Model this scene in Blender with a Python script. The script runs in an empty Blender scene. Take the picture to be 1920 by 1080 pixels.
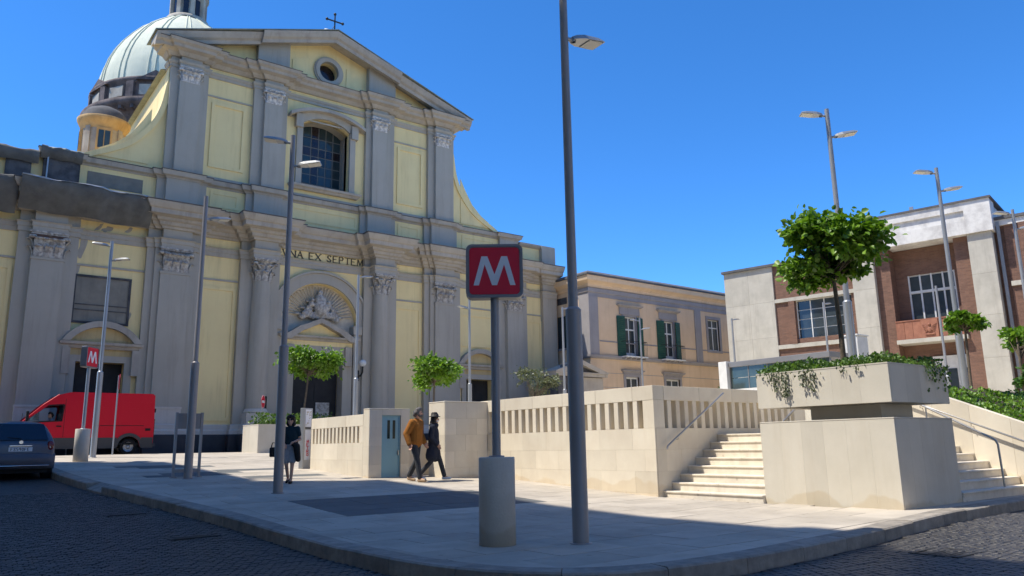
import bpy, bmesh, math, random
import numpy as np
from mathutils import Vector, Matrix
from mathutils.geometry import tessellate_polygon
random.seed(7); np.random.seed(7)
R = math.radians
S = bpy.context.scene
COL = S.collection

# ---------------------------------------------------------------- camera, sky, sun, exposure
AZ, PITCH, ROLL = R(52.74), R(11.6), R(-0.98)
def level(v):   # (right, forward, up) in the viewer's level frame -> world
    return Vector((v[0]*math.sin(AZ)+v[1]*math.cos(AZ), -v[0]*math.cos(AZ)+v[1]*math.sin(AZ), v[2]))
fw = Vector((0, math.cos(PITCH), math.sin(PITCH))); rt = Vector((1, 0, 0)); upv = rt.cross(fw)
r2 = rt*math.cos(ROLL)+upv*math.sin(ROLL); u2 = -rt*math.sin(ROLL)+upv*math.cos(ROLL)
a, b, c = level(r2), level(u2), level(fw)
cam = bpy.data.cameras.new('camera'); camo = bpy.data.objects.new('camera', cam); COL.objects.link(camo)
cam.sensor_width = 36; cam.lens = 26.925; cam.clip_start = .1; cam.clip_end = 3000
camo.matrix_world = Matrix(((a.x, b.x, -c.x, 0), (a.y, b.y, -c.y, 0), (a.z, b.z, -c.z, 1.40), (0, 0, 0, 1)))
S.camera = camo

SUN_EL = R(62)
TO_SUN = Vector((-.894*math.cos(SUN_EL), .447*math.cos(SUN_EL), math.sin(SUN_EL))).normalized()
W = bpy.data.worlds.new('World'); S.world = W; W.use_nodes = True
nt = W.node_tree; nt.nodes.clear()
sky = nt.nodes.new('ShaderNodeTexSky'); sky.sky_type = 'NISHITA'; sky.sun_disc = False
sky.sun_elevation = SUN_EL; sky.sun_rotation = math.atan2(TO_SUN.x, TO_SUN.y)
sky.air_density = .6; sky.dust_density = 0; sky.ozone_density = 8; sky.altitude = 0
bg = nt.nodes.new('ShaderNodeBackground'); bg.inputs['Strength'].default_value = .15
wo = nt.nodes.new('ShaderNodeOutputWorld')
hs = nt.nodes.new('ShaderNodeHueSaturation'); hs.inputs['Saturation'].default_value = 1.17
nt.links.new(sky.outputs[0], hs.inputs['Color']); nt.links.new(hs.outputs[0], bg.inputs[0]); nt.links.new(bg.outputs[0], wo.inputs[0])
sl = bpy.data.lights.new('sun', 'SUN'); sl.energy = 3.0; sl.angle = R(.53); sl.color = (1, .94, .83)
so = bpy.data.objects.new('sun', sl); COL.objects.link(so); so.location = (-60, 30, 120)
so.rotation_euler = (-TO_SUN).to_track_quat('-Z', 'Y').to_euler()
S.view_settings.view_transform = 'Standard'; S.view_settings.look = 'None'
S.view_settings.exposure = 1.07; S.view_settings.gamma = 1; S.view_settings.use_curve_mapping = False

# ---------------------------------------------------------------- materials
def mat(name, col, col2=None, rough=.85, nscale=1.2, bump=.15, bscale=30, streak=0, rand=0, metal=0, spec=.35,
        detail=5, streakcol=(.5, .47, .44), lo=.35, hi=.68, damp=None, spots=0):
    m = bpy.data.materials.new(name); m.use_nodes = True
    t = m.node_tree; N = t.nodes; L = t.links; p = N['Principled BSDF']
    p.inputs['Roughness'].default_value = rough; p.inputs['Metallic'].default_value = metal
    p.inputs['Specular IOR Level'].default_value = spec
    col2 = col2 or tuple(x*.82 for x in col)
    g = N.new('ShaderNodeNewGeometry')
    n1 = N.new('ShaderNodeTexNoise'); n1.inputs['Scale'].default_value = nscale; n1.inputs['Detail'].default_value = detail
    n1.inputs['Roughness'].default_value = .62
    L.new(g.outputs['Position'], n1.inputs['Vector'])
    mr = N.new('ShaderNodeMapRange'); mr.inputs[1].default_value = lo; mr.inputs[2].default_value = hi
    L.new(n1.outputs['Fac'], mr.inputs[0])
    mx = N.new('ShaderNodeMix'); mx.data_type = 'RGBA'
    mx.inputs[6].default_value = (*col, 1); mx.inputs[7].default_value = (*col2, 1); L.new(mr.outputs[0], mx.inputs[0])
    out = mx.outputs[2]
    if streak:
        mp = N.new('ShaderNodeMapping'); mp.inputs['Scale'].default_value = (1.9, 1.9, .16); L.new(g.outputs['Position'], mp.inputs[0])
        n2 = N.new('ShaderNodeTexNoise'); n2.inputs['Scale'].default_value = 1.3; n2.inputs['Detail'].default_value = 7; n2.inputs['Roughness'].default_value = .7
        L.new(mp.outputs[0], n2.inputs['Vector'])
        m2 = N.new('ShaderNodeMapRange'); m2.inputs[1].default_value = .5; m2.inputs[2].default_value = .78; m2.inputs[4].default_value = streak
        L.new(n2.outputs['Fac'], m2.inputs[0])
        x2 = N.new('ShaderNodeMix'); x2.data_type = 'RGBA'; x2.blend_type = 'MULTIPLY'
        x2.inputs[7].default_value = (*streakcol, 1); L.new(m2.outputs[0], x2.inputs[0]); L.new(out, x2.inputs[6]); out = x2.outputs[2]
    if damp:   # rising-damp stains along the foot of the stone: (height, width, colour)
        sp = N.new('ShaderNodeSeparateXYZ'); L.new(g.outputs['Position'], sp.inputs[0])
        nd = N.new('ShaderNodeTexNoise'); nd.inputs['Scale'].default_value = 1.15; nd.inputs['Detail'].default_value = 3; L.new(g.outputs['Position'], nd.inputs['Vector'])
        ma = N.new('ShaderNodeMath'); ma.operation = 'MULTIPLY_ADD'; ma.inputs[1].default_value = damp[1]; ma.inputs[2].default_value = damp[0]-damp[1]*.5; L.new(nd.outputs['Fac'], ma.inputs[0])
        sb = N.new('ShaderNodeMath'); sb.operation = 'SUBTRACT'; L.new(ma.outputs[0], sb.inputs[0]); L.new(sp.outputs[2], sb.inputs[1])
        md = N.new('ShaderNodeMapRange'); md.inputs[1].default_value = 0; md.inputs[2].default_value = .05; md.inputs[4].default_value = .5; L.new(sb.outputs[0], md.inputs[0])
        xd = N.new('ShaderNodeMix'); xd.data_type = 'RGBA'; xd.blend_type = 'MULTIPLY'; xd.inputs[7].default_value = (*damp[2], 1); L.new(md.outputs[0], xd.inputs[0]); L.new(out, xd.inputs[6]); out = xd.outputs[2]
    if spots:  # gum, drips and worn blotches
        vo = N.new('ShaderNodeTexVoronoi'); vo.inputs['Scale'].default_value = 2.6; vo.inputs['Randomness'].default_value = 1; L.new(g.outputs['Position'], vo.inputs['Vector'])
        ms_ = N.new('ShaderNodeMapRange'); ms_.inputs[1].default_value = .1; ms_.inputs[2].default_value = .045; ms_.inputs[4].default_value = .55; L.new(vo.outputs['Distance'], ms_.inputs[0])
        nb = N.new('ShaderNodeTexNoise'); nb.inputs['Scale'].default_value = .55; nb.inputs['Detail'].default_value = 8; nb.inputs['Roughness'].default_value = .75; L.new(g.outputs['Position'], nb.inputs['Vector'])
        mb_ = N.new('ShaderNodeMapRange'); mb_.inputs[1].default_value = .48; mb_.inputs[2].default_value = .72; mb_.inputs[4].default_value = spots; L.new(nb.outputs['Fac'], mb_.inputs[0])
        mm_ = N.new('ShaderNodeMath'); mm_.operation = 'MAXIMUM'; L.new(ms_.outputs[0], mm_.inputs[0]); L.new(mb_.outputs[0], mm_.inputs[1])
        xs_ = N.new('ShaderNodeMix'); xs_.data_type = 'RGBA'; xs_.blend_type = 'MULTIPLY'; xs_.inputs[7].default_value = (.5, .48, .46, 1); L.new(mm_.outputs[0], xs_.inputs[0]); L.new(out, xs_.inputs[6]); out = xs_.outputs[2]
    if rand:
        oi = N.new('ShaderNodeObjectInfo'); m3 = N.new('ShaderNodeMapRange')
        m3.inputs[3].default_value = 1-rand; m3.inputs[4].default_value = 1+rand*.6; L.new(oi.outputs['Random'], m3.inputs[0])
        x3 = N.new('ShaderNodeVectorMath'); x3.operation = 'SCALE'; L.new(out, x3.inputs[0]); L.new(m3.outputs[0], x3.inputs['Scale']); out = x3.outputs[0]
    L.new(out, p.inputs['Base Color'])
    if bump:
        n4 = N.new('ShaderNodeTexNoise'); n4.inputs['Scale'].default_value = bscale; n4.inputs['Detail'].default_value = 4
        L.new(g.outputs['Position'], n4.inputs['Vector'])
        bp = N.new('ShaderNodeBump'); bp.inputs['Strength'].default_value = bump; bp.inputs['Distance'].default_value = .02
        L.new(n4.outputs['Fac'], bp.inputs['Height']); L.new(bp.outputs[0], p.inputs['Normal'])
    m['p'] = 1
    return m

def leafmat(name, c1, c2, tr=.3):
    m = bpy.data.materials.new(name); m.use_nodes = True
    t = m.node_tree; N = t.nodes; L = t.links; p = N['Principled BSDF']; o = N['Material Output']
    g = N.new('ShaderNodeNewGeometry'); n = N.new('ShaderNodeTexNoise'); n.inputs['Scale'].default_value = 5; n.inputs['Detail'].default_value = 3
    L.new(g.outputs['Position'], n.inputs['Vector'])
    at = N.new('ShaderNodeAttribute'); at.attribute_name = 'tint'
    ad = N.new('ShaderNodeMath'); ad.operation = 'ADD'; L.new(n.outputs['Fac'], ad.inputs[0]); L.new(at.outputs['Fac'], ad.inputs[1])
    mr = N.new('ShaderNodeMapRange'); mr.inputs[1].default_value = .5; mr.inputs[2].default_value = 1.4; L.new(ad.outputs[0], mr.inputs[0])
    mx = N.new('ShaderNodeMix'); mx.data_type = 'RGBA'; mx.inputs[6].default_value = (*c1, 1); mx.inputs[7].default_value = (*c2, 1); L.new(mr.outputs[0], mx.inputs[0])
    L.new(mx.outputs[2], p.inputs['Base Color']); p.inputs['Roughness'].default_value = .45
    tl = N.new('ShaderNodeBsdfTranslucent')
    mm = N.new('ShaderNodeMix'); mm.data_type = 'RGBA'; mm.blend_type = 'MULTIPLY'; mm.inputs[0].default_value = 1; mm.inputs[7].default_value = (1.3, 1.4, .5, 1)
    L.new(mx.outputs[2], mm.inputs[6]); L.new(mm.outputs[2], tl.inputs[0])
    ms = N.new('ShaderNodeMixShader'); ms.inputs[0].default_value = tr
    L.new(p.outputs[0], ms.inputs[1]); L.new(tl.outputs[0], ms.inputs[2]); L.new(ms.outputs[0], o.inputs[0])
    return m

def glassmat(name, col, rough=.08, spec=.6):
    m = mat(name, col, tuple(x*.7 for x in col), rough=rough, nscale=2.5, bump=.04, bscale=3, spec=spec, rand=.25)
    return m

def cobblemat():
    m = mat('basalt_cobbles', (.044, .04, .037), (.028, .026, .025), rough=.55, nscale=.7, bump=0, spec=.4)
    t = m.node_tree; N = t.nodes; L = t.links; p = N['Principled BSDF']
    g = N.new('ShaderNodeNewGeometry'); v = N.new('ShaderNodeTexVoronoi'); v.inputs['Scale'].default_value = 7.5; v.feature = 'DISTANCE_TO_EDGE'
    L.new(g.outputs['Position'], v.inputs['Vector'])
    mr = N.new('ShaderNodeMapRange'); mr.inputs[2].default_value = .14; L.new(v.outputs['Distance'], mr.inputs[0])
    bp = N.new('ShaderNodeBump'); bp.inputs['Strength'].default_value = .8; bp.inputs['Distance'].default_value = .02
    L.new(mr.outputs[0], bp.inputs['Height']); L.new(bp.outputs[0], p.inputs['Normal'])
    return m

def brickmat():
    m = mat('red_brick_courses', (.22, .125, .09), (.14, .078, .056), rough=.9, nscale=4, bump=0, rand=0)
    t = m.node_tree; N = t.nodes; L = t.links; p = N['Principled BSDF']
    tc = N.new('ShaderNodeTexCoord'); sp = N.new('ShaderNodeSeparateXYZ'); L.new(tc.outputs['Object'], sp.inputs[0])
    ad = N.new('ShaderNodeMath'); ad.operation = 'ADD'; L.new(sp.outputs[0], ad.inputs[0]); L.new(sp.outputs[1], ad.inputs[1])
    cb = N.new('ShaderNodeCombineXYZ'); L.new(ad.outputs[0], cb.inputs[0]); L.new(sp.outputs[2], cb.inputs[1])
    bt = N.new('ShaderNodeTexBrick'); bt.inputs['Scale'].default_value = 1; bt.inputs['Brick Width'].default_value = .3; bt.inputs['Row Height'].default_value = .085
    bt.inputs['Mortar Size'].default_value = .008; bt.inputs['Color1'].default_value = (.235, .125, .086, 1); bt.inputs['Color2'].default_value = (.135, .075, .056, 1)
    bt.inputs['Mortar'].default_value = (.2, .14, .11, 1); bt.inputs['Bias'].default_value = -.1
    L.new(cb.outputs[0], bt.inputs['Vector'])
    old = p.inputs['Base Color'].links[0].from_socket
    mx = N.new('ShaderNodeMix'); mx.data_type = 'RGBA'; mx.inputs[0].default_value = .6; L.new(old, mx.inputs[6]); L.new(bt.outputs[0], mx.inputs[7]); L.new(mx.outputs[2], p.inputs['Base Color'])
    bp = N.new('ShaderNodeBump'); bp.inputs['Strength'].default_value = .7; bp.inputs['Distance'].default_value = .03; bp.invert = True
    L.new(bt.outputs['Fac'], bp.inputs['Height']); L.new(bp.outputs[0], p.inputs['Normal'])
    return m

M = dict(
 yellow=mat('ochre_plaster', (.9, .72, .36), (.84, .66, .33), nscale=.5, streak=.35, bump=.12, bscale=8),
 yellowstain=mat('stained_ochre_plaster', (.6, .46, .22), (.47, .36, .2), nscale=.8, streak=.75, bump=.15, bscale=8),
 grey=mat('grey_plaster', (.45, .405, .335), (.405, .365, .3), nscale=.5, streak=.35, bump=.12, bscale=8),
 greywarm=mat('weathered_cornice_plaster', (.47, .415, .34), (.37, .325, .27), nscale=.9, streak=.6, bump=.2, bscale=9),
 greylight=mat('pale_plinth_stone', (.64, .58, .5), (.55, .5, .43), nscale=.8, streak=.35),
 darkbase=mat('dark_plinth_lava_stone', (.035, .036, .042), (.055, .055, .06), nscale=1.2, rough=.6, streak=.3),
 capital=mat('carved_capital_stone', (.56, .52, .46), (.3, .27, .24), nscale=7, bump=.5, bscale=16, streak=.4, lo=.4, hi=.6),
 capwhite=mat('white_upper_capital_stucco', (.74, .7, .65), (.42, .39, .36), nscale=8, bump=.5, bscale=16, lo=.4, hi=.62),
 relief=mat('tympanum_stucco', (.62, .55, .44), (.5, .44, .35), nscale=3, bump=.3, bscale=14, streak=.3),
 letter=mat('dark_bronze_letters', (.1, .078, .055), rough=.6, bump=0),
 wood=mat('dark_door_wood', (.028, .026, .026), (.016, .015, .016), nscale=2, rough=.7),
 net=mat('dark_protective_netting', (.15, .145, .13), (.1, .096, .088), nscale=1.6, bump=.6, bscale=5, rough=.95),
 grime=mat('black_crusted_stone', (.12, .118, .122), (.055, .055, .06), nscale=1.3, streak=.6, lo=.4, hi=.6),
 roofmetal=mat('old_roof_sheet', (.2, .22, .19), (.3, .32, .28), nscale=2, rough=.6),
 copper=mat('verdigris_copper', (.66, .65, .5), (.54, .55, .43), nscale=.5, streak=.55, bump=.1, bscale=2, streakcol=(.62, .66, .66)),
 drum=mat('stained_drum_plaster', (.17, .13, .12), (.07, .055, .055), nscale=.9, streak=.7, lo=.4, hi=.62),
 drumlight=mat('pale_drum_plaster', (.5, .45, .37), (.3, .25, .2), nscale=.8, streak=.5),
 orange=mat('orange_turret_plaster', (.54, .37, .18), (.42, .27, .12), nscale=1.5, streak=.5),
 slate=mat('grey_lead_dome', (.14, .135, .135), (.09, .088, .09), nscale=1.5),
 pane=glassmat('leaded_glass', (.035, .06, .068)),
 panedark=glassmat('dark_leaded_glass', (.03, .022, .026)),
 glass=glassmat('window_glass', (.05, .065, .075), rough=.05),
 gglass=glassmat('green_canopy_glass', (.06, .09, .09), rough=.05),
 lead=mat('glazing_bars', (.2, .2, .195), bump=0),
 limestone=mat('cream_limestone', (.74, .665, .53), (.67, .59, .465), nscale=1.6, streak=.3, bump=.1, bscale=25, rand=.1, streakcol=(.72, .64, .54), damp=(.62, .7, (.88, .78, .64))),
 limestone2=mat('pale_planter_limestone', (.62, .57, .475), (.555, .51, .42), nscale=1.1, streak=.3, bump=.08, bscale=25, rand=.08, streakcol=(.72, .64, .53), damp=(.45, .75, (.86, .76, .6))),
 boards=mat('grey_boarding', (.27, .25, .205), (.2, .185, .155), nscale=1.2, streak=.5),
 terrace=mat('bounce_pale_limestone', (.78, .7, .56), (.72, .64, .5), nscale=1),  # extra pale so that unseen surfaces bounce light onto the shaded church front
 joint=mat('stone_joint_mortar', (.5, .42, .31), bump=0),
 step=mat('step_stone', (.76, .69, .58), (.66, .59, .48), nscale=5, streak=.35, bump=.15, rand=.08, spots=.2),
 slab=mat('pale_paving_stone', (.48, .425, .35), (.39, .345, .285), nscale=1.4, bump=.12, bscale=30, rand=.13, spots=.5),
 slabdark=mat('dark_granite_paving', (.135, .14, .135), (.105, .11, .11), nscale=3, bump=.12, bscale=40, rand=.12),
 slabjoint=mat('paving_bed', (.3, .27, .23), bump=0),
 kerb=mat('lava_kerb_stone', (.34, .3, .25), (.2, .18, .155), nscale=5, bump=.35, bscale=18, rand=.12, streak=.3),
 road=cobblemat(),
 cobble=mat('basalt_cobble', (.046, .042, .039), (.028, .026, .025), rough=.5, nscale=3.5, bump=.3, bscale=40, spec=.45, rand=.25),
 iron=mat('cast_iron', (.03, .03, .032), (.05, .048, .045), rough=.55, metal=.4, nscale=20),
 palazzo=mat('peach_plaster', (.74, .54, .35), (.66, .47, .3), nscale=.6, streak=.3),
 palgrey=mat('slate_grey_trim', (.33, .305, .3), (.28, .26, .255), nscale=.8, streak=.35),
 shutter=mat('green_shutter_paint', (.018, .085, .06), (.012, .06, .045), rough=.55, bump=0),
 white=mat('white_paint', (.72, .72, .7), (.62, .62, .6), rough=.5, nscale=5, bump=0),
 travertine=mat('travertine_cladding', (.52, .49, .42), (.43, .405, .345), nscale=1.4, streak=.5, bump=.12, rand=.05),
 whiteplaster=mat('peeling_white_plaster', (.72, .7, .66), (.55, .53, .5), nscale=1.3, streak=.5, lo=.45, hi=.62),
 brick=brickmat(),
 terracotta=mat('terracotta_panel', (.36, .16, .1), (.27, .115, .075), nscale=4, streak=.3, rand=.1),
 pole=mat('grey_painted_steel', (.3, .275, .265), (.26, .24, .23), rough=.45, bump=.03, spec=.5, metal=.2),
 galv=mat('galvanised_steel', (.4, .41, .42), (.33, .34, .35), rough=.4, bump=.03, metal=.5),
 lens=mat('lamp_lens', (.62, .6, .52), rough=.3, bump=0),
 steel=mat('brushed_stainless', (.5, .48, .45), rough=.3, metal=.85, bump=0),
 concrete=mat('cast_concrete', (.62, .55, .46), (.54, .475, .395), nscale=3, streak=.5, bump=.25, bscale=40, damp=(.5, .5, (.75, .68, .58))),
 signred=mat('sign_red', (.68, .001, .03), (.64, .001, .028), rough=.35, bump=0, spec=.5),
 signwhite=mat('sign_white', (.78, .78, .8), rough=.4, bump=0),
 signgrey=mat('sign_frame_grey', (.25, .245, .25), rough=.4, bump=0, metal=.3),
 bluedoor=mat('blue_door_paint', (.24, .43, .5), (.215, .39, .46), rough=.5, bump=.03, streak=.15),
 doorglass=mat('dark_green_glass', (.012, .03, .03), rough=.1, bump=0),
 vanred=mat('van_red_paint', (.58, .002, .02), (.55, .002, .018), rough=.4, bump=0, spec=.25),
 plastic=mat('grey_plastic', (.06, .06, .062), rough=.6, bump=0),
 black=mat('black_rubber', (.012, .012, .013), rough=.8, bump=0),
 carblue=mat('car_blue_paint', (.05, .075, .12), (.045, .068, .11), rough=.3, bump=0, spec=.6),
 bumper=mat('car_bumper_paint', (.1, .1, .12), rough=.4, bump=0),
 carglass=mat('tinted_car_glass', (.008, .012, .028), rough=.06, bump=0, spec=.6),
 tail=mat('tail_light_red', (.16, .006, .01), rough=.2, bump=0, spec=.6),
 chrome=mat('chrome', (.6, .6, .62), rough=.15, metal=1, bump=0),
 rim=mat('wheel_rim', (.35, .35, .36), rough=.4, metal=.6, bump=0),
 skin=mat('skin', (.52, .3, .21), (.48, .27, .19), rough=.6, bump=0),
 hair=mat('dark_hair', (.02, .014, .011), rough=.6, bump=.3),
 greyhair=mat('greying_hair', (.07, .06, .055), (.16, .15, .14), rough=.7, bump=.3, nscale=30),
 rust=mat('rust_corduroy', (.34, .13, .022), (.26, .095, .016), rough=.95, nscale=9, bump=.4, bscale=25),
 charcoal=mat('charcoal_denim', (.035, .037, .042), (.055, .057, .062), rough=.95, nscale=9, bump=.4, bscale=25),
 navy=mat('navy_wool', (.016, .02, .035), (.026, .03, .045), rough=.95, nscale=8, bump=.4, bscale=25),
 bluebag=mat('blue_cloth', (.03, .05, .16), rough=.95, nscale=9, bump=.3),
 tee=mat('dark_teal_cotton', (.012, .03, .04), rough=.95, nscale=9, bump=.3),
 grey_skirt=mat('grey_jersey', (.34, .34, .36), (.27, .275, .29), rough=.95, nscale=9, bump=.3),
 tan=mat('tan_leather', (.42, .29, .18), rough=.7, bump=0),
 bark=mat('bark', (.16, .125, .09), (.09, .07, .05), nscale=12, bump=.6, bscale=30),
 soil=mat('soil', (.07, .05, .035), (.045, .032, .022), nscale=6, bump=.6),
 leaf=leafmat('bright_leaves', (.05, .13, .012), (.24, .4, .045)),
 leafdark=leafmat('deep_green_leaves', (.03, .085, .016), (.085, .17, .03)),
 olive=leafmat('olive_leaves', (.085, .1, .055), (.18, .2, .12), .2),
 hedge=leafmat('groundcover_leaves', (.045, .1, .018), (.15, .25, .045)),
 stucco=mat('beige_apartment_plaster', (.72, .63, .5), (.64, .56, .44), nscale=.5, streak=.3),
)

# ---------------------------------------------------------------- mesh builder
class MB:
    def __init__(s): s.v = []; s.f = []; s.sm = []
    def add(s, vs, fs, smooth=False):
        o = len(s.v); s.v += [tuple(p) for p in vs]
        for f in fs: s.f.append(tuple(i+o for i in f)); s.sm.append(smooth)
        return s
    def box(s, x0, x1, y0, y1, z0, z1):
        vs = [(x, y, z) for z in (z0, z1) for y in (y0, y1) for x in (x0, x1)]
        return s.add(vs, [(0, 2, 3, 1), (4, 5, 7, 6), (0, 1, 5, 4), (2, 6, 7, 3), (0, 4, 6, 2), (1, 3, 7, 5)])
    def obox(s, c, size, rz=0, rx=0, ry=0):
        m = Matrix.Translation(c) @ Matrix.Rotation(rz, 4, 'Z') @ Matrix.Rotation(ry, 4, 'Y') @ Matrix.Rotation(rx, 4, 'X')
        h = [q/2 for q in size]
        vs = [m @ Vector((x*h[0], y*h[1], z*h[2])) for z in (-1, 1) for y in (-1, 1) for x in (-1, 1)]
        return s.add(vs, [(0, 2, 3, 1), (4, 5, 7, 6), (0, 1, 5, 4), (2, 6, 7, 3), (0, 4, 6, 2), (1, 3, 7, 5)])
    def quadbox(s, p, z0, z1):   # 4 plan corners (ccw), z functions or numbers
        g = lambda z, q: z(q[0], q[1]) if callable(z) else z
        n = len(p)
        vs = [(q[0], q[1], g(z0, q)) for q in p]+[(q[0], q[1], g(z1, q)) for q in p]
        return s.add(vs, [tuple(range(n))[::-1], tuple(range(n, 2*n))]+[(i, (i+1) % n, n+(i+1) % n, n+i) for i in range(n)])
    def prism(s, poly, c0, c1, ax='y', holes=(), smooth=False):
        # polygon in the (x,z) plane extruded along y, or (y,z) along x, or (x,y) along z; with holes
        def P(q, cc):
            return (q[0], cc, q[1]) if ax == 'y' else (cc, q[0], q[1]) if ax == 'x' else (q[0], q[1], cc)
        loops = [list(poly)]+[list(h) for h in holes]
        flat = [q for l in loops for q in l]; n = len(flat)
        tri = tessellate_polygon([[Vector((q[0], q[1], 0)) for q in l] for l in loops])
        vs = [P(q, c0) for q in flat]+[P(q, c1) for q in flat]
        fs = [tuple(t) for t in tri]+[tuple(i+n for i in t) for t in tri]
        s.add(vs, fs); o = 0
        for l in loops:
            m = len(l)
            vs2 = [P(q, c0) for q in l]+[P(q, c1) for q in l]
            s.add(vs2, [(i, (i+1) % m, m+(i+1) % m, m+i) for i in range(m)], smooth)
        return s
    def tube(s, path, rad, n=10, cap=True, smooth=True):
        path = [Vector(p) for p in path]; k = len(path)
        if not hasattr(rad, '__len__'): rad = [rad]*k
        rings = []; ref = None
        for i in range(k):
            d = (path[min(i+1, k-1)]-path[max(i-1, 0)]).normalized()
            if ref is None: ref = Vector((0, 0, 1)).cross(d) if abs(d.z) < .9 else Vector((1, 0, 0)).cross(d)
            ref = (ref-d*ref.dot(d)).normalized(); w = d.cross(ref)
            rings.append([path[i]+(ref*math.cos(2*math.pi*j/n)+w*math.sin(2*math.pi*j/n))*rad[i] for j in range(n)])
        vs = [q for r_ in rings for q in r_]
        s.add(vs, [(i*n+j, i*n+(j+1) % n, (i+1)*n+(j+1) % n, (i+1)*n+j) for i in range(k-1) for j in range(n)], smooth)
        if cap: s.add(rings[0], [tuple(range(n))[::-1]]); s.add(rings[-1], [tuple(range(n))])
        return s
    def lathe(s, prof, c=(0, 0, 0), n=24, smooth=True, a0=0, a1=2*math.pi, sx=1, sy=1):
        full = abs(a1-a0-2*math.pi) < 1e-6; m = n if full else n+1
        vs = [(c[0]+r_*sx*math.cos(a0+(a1-a0)*j/n), c[1]+r_*sy*math.sin(a0+(a1-a0)*j/n), c[2]+z) for r_, z in prof for j in range(m)]
        fs = []
        for i in range(len(prof)-1):
            for j in range(n):
                k = (j+1) % m; fs.append((i*m+j, i*m+k, (i+1)*m+k, (i+1)*m+j))
        return s.add(vs, fs, smooth)
    def ball(s, c, r_, n=12, sc=(1, 1, 1), smooth=True):
        pr = [(max(1e-4, math.sin(math.pi*i/n))*1, -math.cos(math.pi*i/n)) for i in range(n+1)]
        vs = []; m = n+2
        for rr, zz in pr:
            for j in range(m): vs.append((c[0]+r_*sc[0]*rr*math.cos(2*math.pi*j/m), c[1]+r_*sc[1]*rr*math.sin(2*math.pi*j/m), c[2]+r_*sc[2]*zz))
        return s.add(vs, [(i*m+j, i*m+(j+1) % m, (i+1)*m+(j+1) % m, (i+1)*m+j) for i in range(n) for j in range(m)], smooth)
    def capsule(s, p, q, r0, r1, n=10):
        p, q = Vector(p), Vector(q); d = (q-p); L = d.length or 1e-4; d /= L
        path = []; rad = []
        for k in range(4): t = math.pi/2*k/3; path.append(p-d*r0*math.cos(t)); rad.append(max(1e-3, r0*math.sin(t)))
        for k in range(4): t = math.pi/2*k/3; path.append(q+d*r1*math.sin(t)); rad.append(max(1e-3, r1*math.cos(t)))
        return s.tube(path, rad, n)
    def sweep(s, path, prof, cap=True):
        # plan path [(x,y)] (outward = right of travel), profile [(projection, z)] with mitred corners
        path = [Vector((p[0], p[1])) for p in path]; k = len(path); offs = []
        for i in range(k):
            ds = []
            if i > 0: ds.append((path[i]-path[i-1]).normalized())
            if i < k-1: ds.append((path[i+1]-path[i]).normalized())
            ns = [Vector((d.y, -d.x)) for d in ds]
            if len(ns) == 1: offs.append(ns[0])
            else:
                t = ns[0]+ns[1]; offs.append(t/max(.2, (1+ns[0].dot(ns[1]))))
        m = len(prof); vs = []
        for i in range(k):
            for p, z in prof: q = path[i]+offs[i]*p; vs.append((q.x, q.y, z))
        fs = [(i*m+j, i*m+j+1, (i+1)*m+j+1, (i+1)*m+j) for i in range(k-1) for j in range(m-1)]
        s.add(vs, fs)
        if cap: s.add(vs[:m], [tuple(range(m))]); s.add(vs[-m:], [tuple(range(m))[::-1]])
        return s
    def mesh(s, name):
        me = bpy.data.meshes.new(name); me.from_pydata(s.v, [], s.f)
        me.polygons.foreach_set('use_smooth', s.sm)
        bm = bmesh.new(); bm.from_mesh(me); bmesh.ops.recalc_face_normals(bm, faces=bm.faces); bm.to_mesh(me); bm.free()
        return me
    def build(s, name, m, parent=None, local=False, bevel=0, weld=False):
        me = s.mesh(name)
        if weld:
            bm = bmesh.new(); bm.from_mesh(me); bmesh.ops.remove_doubles(bm, verts=bm.verts, dist=1e-4)
            bmesh.ops.recalc_face_normals(bm, faces=bm.faces); bm.to_mesh(me); bm.free()
        return link(name, me, m, parent, local, bevel)

def link(name, me, m, parent=None, local=False, bevel=0):
    if m and not me.materials: me.materials.append(M[m] if isinstance(m, str) else m)
    o = bpy.data.objects.new(name, me); COL.objects.link(o)
    if parent is not None:
        o.parent = parent
        if not local: o.matrix_parent_inverse = parent_world(parent).inverted()
    if bevel:
        bv = o.modifiers.new('bevel', 'BEVEL'); bv.width = bevel; bv.segments = 2; bv.limit_method = 'ANGLE'; bv.angle_limit = R(40)
    return o
def parent_world(o):
    mm = o.matrix_basis.copy()
    if o.parent: mm = parent_world(o.parent) @ o.matrix_parent_inverse @ mm
    return mm
def thing(name, label, cat, loc=(0, 0, 0), rz=0, group=None):
    o = bpy.data.objects.new(name, None); COL.objects.link(o); o.location = loc; o.rotation_euler = (0, 0, rz)
    o.empty_display_size = .2
    return tag(o, label, cat, group)
def tag(o, label, cat, group=None, kind=None):
    if label: o['label'] = label
    if cat: o['category'] = cat
    if group: o['group'] = group
    if kind: o['kind'] = kind
    return o
def struct(o): o['kind'] = 'structure'; return o
def copy_tree(o, parent=None):
    c_ = o.copy(); COL.objects.link(c_); c_.parent = parent
    for ch in list(o.children): copy_tree(ch, c_)
    return c_
def bx(name, m, parent, *q, bevel=0, local=False): return MB().box(*q).build(name, m, parent, local=local, bevel=bevel)

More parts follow.
